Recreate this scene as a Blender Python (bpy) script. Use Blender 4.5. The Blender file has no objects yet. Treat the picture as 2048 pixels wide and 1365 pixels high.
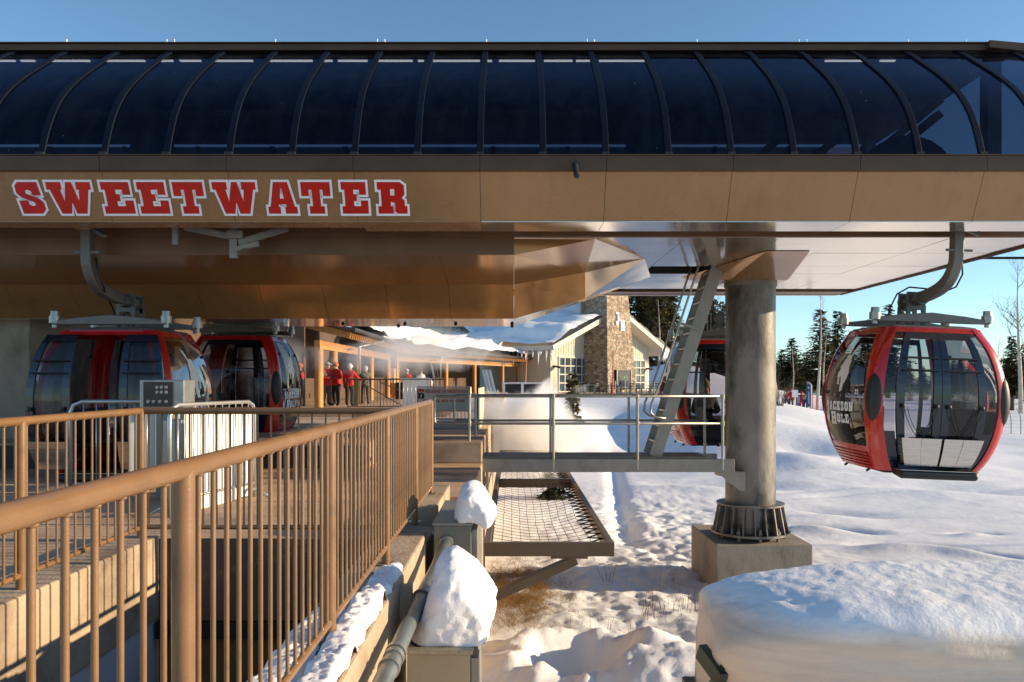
import bpy, bmesh, math, random
import numpy as np
from mathutils import Vector, Matrix, Euler
random.seed(7)
S = bpy.context.scene
COL = S.collection
R = math.radians
CZ, F, HX, HY = 1.4, 1600.0, 1024.0, 760.0
def at(px, py, Y):                      # photograph pixel + depth -> world point
    return Vector(((px-HX)*Y/F, Y, CZ+(HY-py)*Y/F))
# ------------------------------------------------------------------ mesh builder
class MB:
    def __init__(s): s.v=[]; s.f=[]; s.m=[]
    def add(s, vs, fs, mi=0):
        o=len(s.v); s.v+= [tuple(p) for p in vs]; s.f+=[tuple(i+o for i in f) for f in fs]; s.m+=[mi]*len(fs); return s
    def box(s, lo, hi, mi=0):
        x0,y0,z0=lo; x1,y1,z1=hi
        return s.add([(x0,y0,z0),(x1,y0,z0),(x1,y1,z0),(x0,y1,z0),(x0,y0,z1),(x1,y0,z1),(x1,y1,z1),(x0,y1,z1)],
            [(0,3,2,1),(4,5,6,7),(0,1,5,4),(1,2,6,5),(2,3,7,6),(3,0,4,7)], mi)
    def obox(s, c, size, M, mi=0):       # oriented box, M 3x3
        hx,hy,hz=[k/2 for k in size]; c=Vector(c)
        P=[c+M@Vector(p) for p in [(-hx,-hy,-hz),(hx,-hy,-hz),(hx,hy,-hz),(-hx,hy,-hz),(-hx,-hy,hz),(hx,-hy,hz),(hx,hy,hz),(-hx,hy,hz)]]
        return s.add(P,[(0,3,2,1),(4,5,6,7),(0,1,5,4),(1,2,6,5),(2,3,7,6),(3,0,4,7)],mi)
    def beam(s, a, b, w, h, up=(0,0,1), mi=0):
        a,b=Vector(a),Vector(b); d=(b-a); L=d.length; d.normalize(); up=Vector(up)
        x=d.cross(up); 
        if x.length<1e-5: x=Vector((1,0,0))
        x.normalize(); z=x.cross(d)
        M=Matrix((x,d,z)).transposed()
        return s.obox((a+b)/2,(w,L,h),M,mi)
    def tube(s, pts, r, n=8, cap=True, mi=0):
        pts=[Vector(p) for p in pts]; rs=r if isinstance(r,(list,tuple)) else [r]*len(pts)
        vs=[]; fs=[]; prev=None
        for i,p in enumerate(pts):
            t=(pts[min(i+1,len(pts)-1)]-pts[max(i-1,0)])
            if t.length<1e-9: t=Vector((0,0,1))
            t.normalize()
            if prev is None:
                u=t.orthogonal().normalized()
            else:
                u=prev-t*prev.dot(t)
                u = u.normalized() if u.length>1e-6 else t.orthogonal().normalized()
            prev=u; w=t.cross(u)
            for k in range(n):
                a=2*math.pi*k/n
                vs.append(p+(u*math.cos(a)+w*math.sin(a))*rs[i])
        for i in range(len(pts)-1):
            for k in range(n):
                k2=(k+1)%n
                fs.append((i*n+k,i*n+k2,(i+1)*n+k2,(i+1)*n+k))
        if cap:
            fs.append(tuple(range(n-1,-1,-1))); fs.append(tuple((len(pts)-1)*n+k for k in range(n)))
        return s.add(vs,fs,mi)
    def rsweep(s, pts, w, h, side, mi=0):  # rectangular section swept, 'side' fixed width axis
        pts=[Vector(p) for p in pts]; side=Vector(side).normalized(); vs=[]; fs=[]
        for i,p in enumerate(pts):
            t=(pts[min(i+1,len(pts)-1)]-pts[max(i-1,0)]).normalized(); n=side.cross(t).normalized()
            for a,b in ((-1,-1),(1,-1),(1,1),(-1,1)): vs.append(p+side*a*w/2+n*b*h/2)
        for i in range(len(pts)-1):
            for k in range(4):
                k2=(k+1)%4; fs.append((i*4+k,i*4+k2,i*4+4+k2,i*4+4+k))
        fs.append((3,2,1,0)); e=(len(pts)-1)*4; fs.append((e,e+1,e+2,e+3))
        return s.add(vs,fs,mi)
    def grid(s, P, mi=0, flip=False):    # P[i][j]
        n=len(P); m=len(P[0]); vs=[p for row in P for p in row]; fs=[]
        for i in range(n-1):
            for j in range(m-1):
                q=(i*m+j,i*m+j+1,(i+1)*m+j+1,(i+1)*m+j)
                fs.append(q[::-1] if flip else q)
        return s.add(vs,fs,mi)
    def ball(s, c, r, n=10, mi=0):
        rx,ry,rz = r if isinstance(r,(tuple,list)) else (r,r,r); P=[]
        for i in range(n+1):
            th=math.pi*i/n
            P.append([(c[0]+rx*math.sin(th)*math.cos(2*math.pi*k/(n+4)),c[1]+ry*math.sin(th)*math.sin(2*math.pi*k/(n+4)),c[2]+rz*math.cos(th)) for k in range(n+5)])
        return s.grid(P,mi)
    def prism(s, poly, fn, d0, d1, mi=0, both=True):  # poly 2D, fn(u,v,d)->3D ; convex or not (ngon)
        n=len(poly); vs=[fn(u,v,d0) for u,v in poly]+[fn(u,v,d1) for u,v in poly]
        fs=[tuple(range(n)),tuple(range(2*n-1,n-1,-1))]
        for i in range(n):
            j=(i+1)%n; fs.append((j,i,n+i,n+j))
        return s.add(vs,fs,mi)
W={}
def obj(name, mb, mat, parent=None, smooth=False, bevel=0, weld=False, autosmooth=None):
    off = W.get(parent, Vector((0,0,0))) if parent is not None else Vector((0,0,0))
    me=bpy.data.meshes.new(name)
    vs=mb.v if off.length==0 else [(a-off.x,b-off.y,c-off.z) for a,b,c in mb.v]
    me.from_pydata(vs,[],mb.f); 
    mats = mat if isinstance(mat,(list,tuple)) else [mat]
    for m in mats: me.materials.append(m)
    if len(mats)>1: me.polygons.foreach_set('material_index',mb.m)
    bm=bmesh.new(); bm.from_mesh(me)
    if weld: bmesh.ops.remove_doubles(bm,verts=bm.verts,dist=1e-5)
    bmesh.ops.recalc_face_normals(bm,faces=bm.faces); bm.to_mesh(me); bm.free()
    if smooth: me.polygons.foreach_set('use_smooth',[True]*len(me.polygons))
    me.update()
    o=bpy.data.objects.new(name,me); COL.objects.link(o)
    if parent is not None: o.parent=parent; W[o]=off
    if smooth and autosmooth: 
        try: me.set_sharp_from_angle(angle=R(autosmooth))
        except Exception: pass
    if bevel:
        b=o.modifiers.new('edge','BEVEL'); b.width=bevel; b.segments=2; b.limit_method='ANGLE'; b.angle_limit=R(40)
    return o
def tag(o,label,cat,group=None,kind=None):
    o['label']=label; o['category']=cat
    if group: o['group']=group
    if kind: o['kind']=kind
    return o
def thing(name,label,cat,loc=(0,0,0),rotz=0,group=None,local=False):
    o=bpy.data.objects.new(name,None); COL.objects.link(o); o.location=loc; o.rotation_euler=(0,0,rotz)
    o.empty_display_size=.2
    W[o]=Vector((0,0,0)) if local else Vector(loc)
    return tag(o,label,cat,group)
KIDS={}
def kids(o): return list(o.children)
def copy_tree(o,parent=None):
    c=o.copy(); COL.objects.link(c)
    if parent is not None: c.parent=parent
    for ch in kids(o): copy_tree(ch,c)
    return c
def place(o,loc,rotz=0,label=None,group=None,scale=None):
    o.location=loc; o.rotation_euler=(0,0,rotz)
    if label: o['label']=label
    if group: o['group']=group
    if scale: o.scale=(scale,)*3 if not isinstance(scale,(tuple,list)) else scale
    return o
def struct(name,mb,mat,smooth=False,bevel=0):
    o=obj(name,mb,mat,smooth=smooth,bevel=bevel); o['kind']='structure'; return o
# ------------------------------------------------------------------ materials
def newmat(name):
    m=bpy.data.materials.new(name); m.use_nodes=True; nt=m.node_tree; nt.nodes.clear()
    out=nt.nodes.new('ShaderNodeOutputMaterial'); return m,nt,out
def N(nt,t,**kw):
    n=nt.nodes.new(t)
    for k,v in kw.items():
        if k in n.inputs: n.inputs[k].default_value=v
        else: setattr(n,k,v)
    return n
def L(nt,a,b): nt.links.new(a,b)
def ramp(nt,fac,stops):
    r=nt.nodes.new('ShaderNodeValToRGB'); L(nt,fac,r.inputs[0])
    e=r.color_ramp.elements
    while len(e)<len(stops): e.new(.5)
    for i,(p,c) in enumerate(stops):
        e[i].position=p; e[i].color=(*c,1) if len(c)==3 else c
    return r.outputs[0]
def sc(c,k): return tuple(min(1,x*k) for x in c)
def mat(name,col,rough=.6,metal=0,var=.15,scale=3,bump=0,bscale=40,coat=0,spec=.5,stretch=None,dirt=None,detail=5,rvar=.0,coords='Object'):
    m,nt,out=newmat(name)
    p=N(nt,'ShaderNodeBsdfPrincipled'); L(nt,p.outputs[0],out.inputs[0])
    p.inputs['Roughness'].default_value=rough; p.inputs['Metallic'].default_value=metal
    p.inputs['Coat Weight'].default_value=coat; p.inputs['Coat Roughness'].default_value=.08
    p.inputs['Specular IOR Level'].default_value=spec
    tc=N(nt,'ShaderNodeTexCoord'); src=tc.outputs[coords]
    if stretch:
        mp=N(nt,'ShaderNodeMapping'); mp.inputs['Scale'].default_value=stretch; L(nt,src,mp.inputs[0]); src=mp.outputs[0]
    n=N(nt,'ShaderNodeTexNoise'); n.inputs['Scale'].default_value=scale; n.inputs['Detail'].default_value=detail; L(nt,src,n.inputs['Vector'])
    c=ramp(nt,n.outputs[0],[(.25,sc(col,1-var)),(.75,sc(col,1+var))])
    if dirt:
        dcol,dscale,lo,hi=dirt
        n2=N(nt,'ShaderNodeTexNoise'); n2.inputs['Scale'].default_value=dscale; n2.inputs['Detail'].default_value=8; n2.inputs['Roughness'].default_value=.65; L(nt,src,n2.inputs['Vector'])
        f=ramp(nt,n2.outputs[0],[(lo,(0,0,0)),(hi,(1,1,1))])
        mx=N(nt,'ShaderNodeMix'); mx.data_type='RGBA'; L(nt,f,mx.inputs[0]); L(nt,c,mx.inputs[6]); mx.inputs[7].default_value=(*dcol,1); c=mx.outputs[2]
    L(nt,c,p.inputs['Base Color'])
    if rvar:
        rr=ramp(nt,n.outputs[0],[(.3,(rough-rvar,)*3),(.7,(rough+rvar,)*3)]); L(nt,rr,p.inputs['Roughness'])
    if bump:
        nb=N(nt,'ShaderNodeTexNoise'); nb.inputs['Scale'].default_value=bscale; nb.inputs['Detail'].default_value=6; L(nt,src,nb.inputs['Vector'])
        b=N(nt,'ShaderNodeBump'); b.inputs['Strength'].default_value=bump; b.inputs['Distance'].default_value=.02; L(nt,nb.outputs[0],b.inputs['Height']); L(nt,b.outputs[0],p.inputs['Normal'])
    return m
def glassmat(name,tint,ior=1.5,refl=1.0,rough=.0,glossy=(1,1,1),wave=0):
    m,nt,out=newmat(name)
    t=N(nt,'ShaderNodeBsdfTransparent'); t.inputs[0].default_value=(*tint,1)
    g=N(nt,'ShaderNodeBsdfGlossy'); g.inputs['Roughness'].default_value=rough; g.inputs[0].default_value=(*glossy,1)
    fr=N(nt,'ShaderNodeFresnel'); fr.inputs[0].default_value=ior
    mu=N(nt,'ShaderNodeMath',operation='MULTIPLY'); L(nt,fr.outputs[0],mu.inputs[0]); mu.inputs[1].default_value=refl; mu.use_clamp=True
    mx=N(nt,'ShaderNodeMixShader'); L(nt,mu.outputs[0],mx.inputs[0]); L(nt,t.outputs[0],mx.inputs[1]); L(nt,g.outputs[0],mx.inputs[2]); L(nt,mx.outputs[0],out.inputs[0])
    if wave:
        tc=N(nt,'ShaderNodeTexCoord'); nb=N(nt,'ShaderNodeTexNoise'); nb.inputs['Scale'].default_value=1.2; L(nt,tc.outputs['Object'],nb.inputs['Vector'])
        b=N(nt,'ShaderNodeBump'); b.inputs['Strength'].default_value=wave; b.inputs['Distance'].default_value=.02; L(nt,nb.outputs[0],b.inputs['Height']); L(nt,b.outputs[0],g.inputs['Normal'])
    return m
def dusty(m,amt=.10,col=(.30,.33,.38),scale=(3,3,.7)):
    nt=m.node_tree; out=[n for n in nt.nodes if n.type=='OUTPUT_MATERIAL'][0]; src=out.inputs[0].links[0].from_socket
    tc=N(nt,'ShaderNodeTexCoord'); mp=N(nt,'ShaderNodeMapping'); mp.inputs['Scale'].default_value=scale; L(nt,tc.outputs['Object'],mp.inputs[0])
    n=N(nt,'ShaderNodeTexNoise'); n.inputs['Scale'].default_value=1.3; n.inputs['Detail'].default_value=9; n.inputs['Roughness'].default_value=.7; L(nt,mp.outputs[0],n.inputs['Vector'])
    f=ramp(nt,n.outputs[0],[(.35,(0,0,0)),(.8,(amt,)*3)])
    v=N(nt,'ShaderNodeTexVoronoi'); v.inputs['Scale'].default_value=3.2; L(nt,tc.outputs['Object'],v.inputs['Vector'])
    g=ramp(nt,v.outputs['Distance'],[(.02,(.35,.35,.35)),(.04,(0,0,0))])
    ad=N(nt,'ShaderNodeMath',operation='MAXIMUM'); L(nt,f,ad.inputs[0]); L(nt,g,ad.inputs[1])
    d=N(nt,'ShaderNodeBsdfDiffuse'); d.inputs[0].default_value=(*col,1); mx=N(nt,'ShaderNodeMixShader'); L(nt,ad.outputs[0],mx.inputs[0]); L(nt,src,mx.inputs[1]); L(nt,d.outputs[0],mx.inputs[2]); L(nt,mx.outputs[0],out.inputs[0]); return m
def emis(name,col,st):
    m,nt,out=newmat(name); e=N(nt,'ShaderNodeEmission'); e.inputs[0].default_value=(*col,1); e.inputs[1].default_value=st; L(nt,e.outputs[0],out.inputs[0]); return m
def panelmat(name,col,metal,rough,wav=.25,spec=.6,wscale=.7,dirt=.0):
    # painted sheet metal: glossy, faint oil-canning so reflections wobble
    m,nt,out=newmat(name); p=N(nt,'ShaderNodeBsdfPrincipled'); L(nt,p.outputs[0],out.inputs[0])
    p.inputs['Metallic'].default_value=metal; p.inputs['Specular IOR Level'].default_value=spec
    tc=N(nt,'ShaderNodeTexCoord')
    n=N(nt,'ShaderNodeTexNoise'); n.inputs['Scale'].default_value=1.3; n.inputs['Detail'].default_value=6; L(nt,tc.outputs['Object'],n.inputs['Vector'])
    c=ramp(nt,n.outputs[0],[(.3,sc(col,.96)),(.7,sc(col,1.04))])
    mp=N(nt,'ShaderNodeMapping'); mp.inputs['Scale'].default_value=(5,5,.5); L(nt,tc.outputs['Object'],mp.inputs[0])
    ns=N(nt,'ShaderNodeTexNoise'); ns.inputs['Scale'].default_value=1.6; ns.inputs['Detail'].default_value=6; L(nt,mp.outputs[0],ns.inputs['Vector'])
    fs=ramp(nt,ns.outputs[0],[(.50,(1,1,1)),(.72,(.90,.89,.88))]); ms=N(nt,'ShaderNodeMix'); ms.data_type='RGBA'; ms.blend_type='MULTIPLY'; ms.inputs[0].default_value=1; L(nt,c,ms.inputs[6]); L(nt,fs,ms.inputs[7]); c=ms.outputs[2]
    v=N(nt,'ShaderNodeTexVoronoi'); v.inputs['Scale'].default_value=9; L(nt,tc.outputs['Object'],v.inputs['Vector'])
    f=ramp(nt,v.outputs['Distance'],[(.018,(1,1,1)),(.03,(0,0,0))])
    mx=N(nt,'ShaderNodeMix'); mx.data_type='RGBA'; L(nt,f,mx.inputs[0]); L(nt,c,mx.inputs[6]); mx.inputs[7].default_value=(.5,.45,.38,1)
    L(nt,mx.outputs[2],p.inputs['Base Color'])
    rr=ramp(nt,n.outputs[0],[(.3,(rough*.8,)*3),(.75,(rough*1.4,)*3)]); L(nt,rr,p.inputs['Roughness'])
    w=N(nt,'ShaderNodeTexNoise'); w.inputs['Scale'].default_value=wscale; w.inputs['Detail'].default_value=1.5; L(nt,tc.outputs['Object'],w.inputs['Vector'])
    b=N(nt,'ShaderNodeBump'); b.inputs['Strength'].default_value=wav; b.inputs['Distance'].default_value=.04; L(nt,w.outputs[0],b.inputs['Height']); L(nt,b.outputs[0],p.inputs['Normal'])
    return m
def snowmat(name,col=(.88,.88,.89),b1=.5,b2=.35,s1=2.2,s2=22):
    m,nt,out=newmat(name); p=N(nt,'ShaderNodeBsdfPrincipled'); L(nt,p.outputs[0],out.inputs[0])
    p.inputs['Roughness'].default_value=.75; p.inputs['Specular IOR Level'].default_value=.25
    p.inputs['Subsurface Weight'].default_value=0
    tc=N(nt,'ShaderNodeTexCoord'); src=tc.outputs['Object']
    n=N(nt,'ShaderNodeTexNoise'); n.inputs['Scale'].default_value=.9; n.inputs['Detail'].default_value=8; L(nt,src,n.inputs['Vector'])
    c=ramp(nt,n.outputs[0],[(.3,sc(col,.93)),(.6,col)]); L(nt,c,p.inputs['Base Color'])
    a=N(nt,'ShaderNodeTexNoise'); a.inputs['Scale'].default_value=s1; a.inputs['Detail'].default_value=9; a.inputs['Roughness'].default_value=.55; L(nt,src,a.inputs['Vector'])
    d=N(nt,'ShaderNodeTexNoise'); d.inputs['Scale'].default_value=s2; d.inputs['Detail'].default_value=8; d.inputs['Roughness'].default_value=.7; L(nt,src,d.inputs['Vector'])
    bb=N(nt,'ShaderNodeBump'); bb.inputs['Strength'].default_value=b1; bb.inputs['Distance'].default_value=.12; L(nt,a.outputs[0],bb.inputs['Height'])
    b=N(nt,'ShaderNodeBump'); b.inputs['Strength'].default_value=b2; b.inputs['Distance'].default_value=.015; L(nt,d.outputs[0],b.inputs['Height']); L(nt,bb.outputs[0],b.inputs['Normal']); L(nt,b.outputs[0],p.inputs['Normal'])
    return m
def stonemat(name):
    m,nt,out=newmat(name); p=N(nt,'ShaderNodeBsdfPrincipled'); L(nt,p.outputs[0],out.inputs[0]); p.inputs['Roughness'].default_value=.85
    tc=N(nt,'ShaderNodeTexCoord'); mp=N(nt,'ShaderNodeMapping'); mp.inputs['Scale'].default_value=(2.3,2.3,3.8); L(nt,tc.outputs['Object'],mp.inputs[0])
    v=N(nt,'ShaderNodeTexVoronoi'); v.inputs['Scale'].default_value=1.0; L(nt,mp.outputs[0],v.inputs['Vector'])
    hs=N(nt,'ShaderNodeSeparateColor'); L(nt,v.outputs['Color'],hs.inputs[0])
    c=ramp(nt,hs.outputs[0],[(.0,(.16,.115,.075)),(.3,(.28,.20,.125)),(.6,(.36,.28,.19)),(1,(.42,.36,.28))])
    e=N(nt,'ShaderNodeTexVoronoi',feature='DISTANCE_TO_EDGE'); e.inputs['Scale'].default_value=1.0; L(nt,mp.outputs[0],e.inputs['Vector'])
    f=ramp(nt,e.outputs[0],[(.02,(1,1,1)),(.07,(0,0,0))])
    mx=N(nt,'ShaderNodeMix'); mx.data_type='RGBA'; L(nt,f,mx.inputs[0]); L(nt,c,mx.inputs[6]); mx.inputs[7].default_value=(.15,.12,.09,1); L(nt,mx.outputs[2],p.inputs['Base Color'])
    b=N(nt,'ShaderNodeBump'); b.inputs['Strength'].default_value=.8; b.inputs['Distance'].default_value=.15; L(nt,e.outputs[0],b.inputs['Height']); L(nt,b.outputs[0],p.inputs['Normal'])
    return m
def shadedsnow(name):
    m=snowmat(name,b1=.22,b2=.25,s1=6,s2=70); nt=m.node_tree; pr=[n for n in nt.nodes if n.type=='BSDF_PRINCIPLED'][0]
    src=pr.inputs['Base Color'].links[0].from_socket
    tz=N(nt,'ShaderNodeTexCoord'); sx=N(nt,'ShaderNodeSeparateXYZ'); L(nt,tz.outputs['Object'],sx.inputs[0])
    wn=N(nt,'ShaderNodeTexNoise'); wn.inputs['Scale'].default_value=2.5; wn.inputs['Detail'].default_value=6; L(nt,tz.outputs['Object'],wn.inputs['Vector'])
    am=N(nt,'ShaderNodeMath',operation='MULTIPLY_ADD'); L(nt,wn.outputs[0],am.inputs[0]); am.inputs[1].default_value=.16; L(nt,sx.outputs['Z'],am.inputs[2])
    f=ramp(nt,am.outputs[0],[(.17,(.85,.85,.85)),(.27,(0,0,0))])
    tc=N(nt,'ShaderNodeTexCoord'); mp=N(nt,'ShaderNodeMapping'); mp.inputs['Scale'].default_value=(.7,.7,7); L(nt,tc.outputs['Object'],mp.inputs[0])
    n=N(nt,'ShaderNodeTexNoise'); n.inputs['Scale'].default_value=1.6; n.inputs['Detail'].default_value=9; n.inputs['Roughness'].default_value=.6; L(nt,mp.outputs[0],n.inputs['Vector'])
    c=ramp(nt,n.outputs[0],[(.3,(.46,.385,.29)),(.7,(.64,.56,.46))])  # shade and warm bounce put into the colour of the lower front
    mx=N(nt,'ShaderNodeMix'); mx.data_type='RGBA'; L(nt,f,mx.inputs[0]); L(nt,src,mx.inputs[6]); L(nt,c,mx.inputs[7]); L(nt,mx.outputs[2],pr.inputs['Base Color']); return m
M={}
M['snow']=snowmat('snow',b1=.16,b2=.30,s1=3.0,s2=30); M['snow_soft']=snowmat('snow_soft',b1=.22,b2=.25,s1=6,s2=70)
M['snow_shaded']=shadedsnow('tan_shaded_snow')  # mound snow with its front shading painted in tan
M['rail']=mat('bronze_rail_paint',(.215,.115,.049),.38,0,.12,6,bump=.07,bscale=120,coat=.25,dirt=((.13,.075,.04),7,.56,.74),rvar=.1)
M['fascia']=panelmat('bronze_fascia',(.36,.20,.092),.2,.25,.12,.5)
M['soffit']=panelmat('bronze_soffit',(.76,.63,.49),.9,.10,.20,.7,.8)
M['housing']=panelmat('bronze_housing',(.42,.225,.085),.5,.13,.25,.7,.6)
M['trim']=mat('dark_bronze_trim',(.085,.05,.028),.45,.0,.2,2,spec=.3)
M['channel']=mat('channel_bronze',(.16,.09,.045),.4,.2,.2,2)
M['canopy']=glassmat('smoked_canopy',(.075,.09,.125),1.5,.55,.0,(.6,.72,1.0))
dusty(M['canopy'],.035,(.20,.27,.42))
M['rib']=mat('canopy_rib',(.004,.008,.018),.5,0,.2,4,spec=.12)
M['dark']=mat('dark_interior',(.018,.017,.02),.7,0,.3,2)
M['lamp']=emis('glow_strip',(1,.84,.64),5)  # cream emission for the strips under the station roof
M['white']=mat('white_lettering',(.92,.92,.92),.35,0,.04,5)
M['redlet']=mat('red_lettering',(.60,.014,.008),.3,0,.15,3,coat=.2)
M['red']=mat('red_paint',(.48,.010,.008),.27,0,.10,3,coat=.7,dirt=((.43,.022,.018),5,.55,.85),rvar=.06)
M['navy']=mat('navy_door_paint',(.006,.011,.022),.2,0,.2,4,coat=.5)
M['black']=mat('black_rubber',(.012,.012,.012),.5,0,.3,8)
M['blackglass']=glassmat('dark_cabin_band',(.10,.09,.09),1.5,1.0)
M['cabglass']=glassmat('tinted_cabin_glass',(.44,.44,.47),1.5,.5,wave=.02)
M['doorglass']=glassmat('tinted_door_glass',(.62,.62,.66),1.5,1.0)
M['winglass']=glassmat('window_glass',(.10,.12,.14),1.5,2.2)
M['steel']=mat('brushed_steel',(.62,.60,.56),.25,1,.1,3,stretch=(1,1,12),rvar=.08)
M['galv']=mat('galvanised_steel',(.27,.26,.235),.48,.5,.22,4,bump=.08,bscale=60,rvar=.12)
M['hanger']=mat('hanger_steel',(.15,.15,.14),.5,.5,.25,4,rvar=.1)
M['galvpipe']=mat('galvanised_pipe',(.34,.34,.32),.38,.7,.2,9)
M['conduit']=mat('conduit_steel',(.30,.34,.33),.38,.75,.18,7,rvar=.1)
M['column']=mat('galvanised_column',(.235,.222,.195),.5,.1,.35,2.6,bump=.25,bscale=26,stretch=(1,1,.45),dirt=((.055,.047,.04),1.15,.44,.60),rvar=.12)
M['base']=mat('column_base_steel',(.20,.19,.18),.5,.4,.35,3,dirt=((.03,.03,.03),2.5,.5,.65))
M['conc']=mat('concrete',(.45,.34,.235),.9,0,.18,1.6,bump=.35,bscale=35,dirt=((.17,.125,.085),1.4,.5,.72))
M['concgrey']=mat('grey_concrete',(.33,.29,.23),.9,0,.2,1.2,bump=.3,bscale=30,stretch=(1,1,.6),dirt=((.15,.12,.095),1.2,.5,.7))
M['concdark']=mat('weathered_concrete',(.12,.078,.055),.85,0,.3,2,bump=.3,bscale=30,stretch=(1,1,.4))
M['paint_white']=mat('white_wall_paint',(.62,.62,.64),.8,0,.12,2)
M['paver']=mat('broomed_paving',(.56,.385,.26),.9,0,.16,1.2,bump=.4,bscale=70,dirt=((.2,.14,.10),.8,.48,.7))
M['greybox']=mat('grey_cabinet_paint',(.20,.21,.19),.4,.3,.12,3,bump=.05)
M['tan_box']=mat('tan_cabinet_paint',(.36,.31,.21),.45,.35,.14,3,bump=.05)
M['green']=mat('dark_green_paint',(.02,.04,.03),.4,0,.3,4)
M['frame']=mat('bronze_frame_paint',(.155,.105,.062),.45,.15,.12,4)
M['net']=mat('black_net_cord',(.02,.018,.016),.8,0,.2,10)
M['straw']=mat('dry_grass',(.36,.215,.075),.95,0,.55,14,spec=.1)
M['straw2']=mat('dry_stems',(.20,.10,.05),.9,0,.4,6)
M['siding']=mat('cream_siding',(.55,.50,.40),.75,0,.08,1.5,bump=.1,bscale=20)
M['siding_dark']=mat('brown_siding',(.10,.062,.040),.8,0,.25,1.5)
M['fasciaw']=mat('cream_trim',(.58,.53,.44),.6,0,.06,3)
M['roofmetal']=mat('dark_roof_edge',(.07,.065,.06),.5,.3,.2,3)
M['timber']=mat('honey_timber',(.50,.24,.065),.65,0,.22,2.5,stretch=(3,3,.6),bump=.1)
M['stone']=stonemat('fieldstone')
M['cable']=mat('dark_cable',(.03,.03,.032),.5,.3,.2,8)
M['barrier']=mat('barrier_steel',(.52,.53,.53),.35,.7,.12,5)
M['sheet']=mat('white_sheet',(.78,.77,.74),.5,0,.05,3)
M['panelbrown']=mat('panel_brown',(.045,.025,.020),.4,0,.2,5)
M['ice']=mat('ice',(.75,.82,.88),.12,0,.1,5)
M['bark']=mat('aspen_bark',(.50,.45,.37),.85,0,.25,3,dirt=((.06,.05,.04),5,.58,.66))
M['twig']=mat('twig_brown',(.16,.115,.08),.9,0,.3,3)
M['trunk']=mat('conifer_bark',(.09,.06,.04),.95,0,.35,3)
def needlemat(name,a,b):
    m,nt,out=newmat(name); p=N(nt,'ShaderNodeBsdfPrincipled'); p.inputs['Roughness'].default_value=.85; p.inputs['Specular IOR Level'].default_value=.15; L(nt,p.outputs[0],out.inputs[0])
    tc=N(nt,'ShaderNodeTexCoord'); n=N(nt,'ShaderNodeTexNoise'); n.inputs['Scale'].default_value=1.6; n.inputs['Detail'].default_value=4; L(nt,tc.outputs['Object'],n.inputs['Vector'])
    oi=N(nt,'ShaderNodeObjectInfo'); ad=N(nt,'ShaderNodeMath',operation='MULTIPLY_ADD'); L(nt,oi.outputs['Random'],ad.inputs[0]); ad.inputs[1].default_value=.3; ad.inputs[2].default_value=-.15
    a2=N(nt,'ShaderNodeMath',operation='ADD'); L(nt,n.outputs[0],a2.inputs[0]); L(nt,ad.outputs[0],a2.inputs[1])
    c=ramp(nt,a2.outputs[0],[(.3,a),(.72,b)]); L(nt,c,p.inputs['Base Color']); return m
M['needle']=needlemat('conifer_needles',(.018,.026,.012),(.10,.095,.035))
M['needle2']=needlemat('olive_needles',(.04,.042,.014),(.17,.14,.05))
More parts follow.
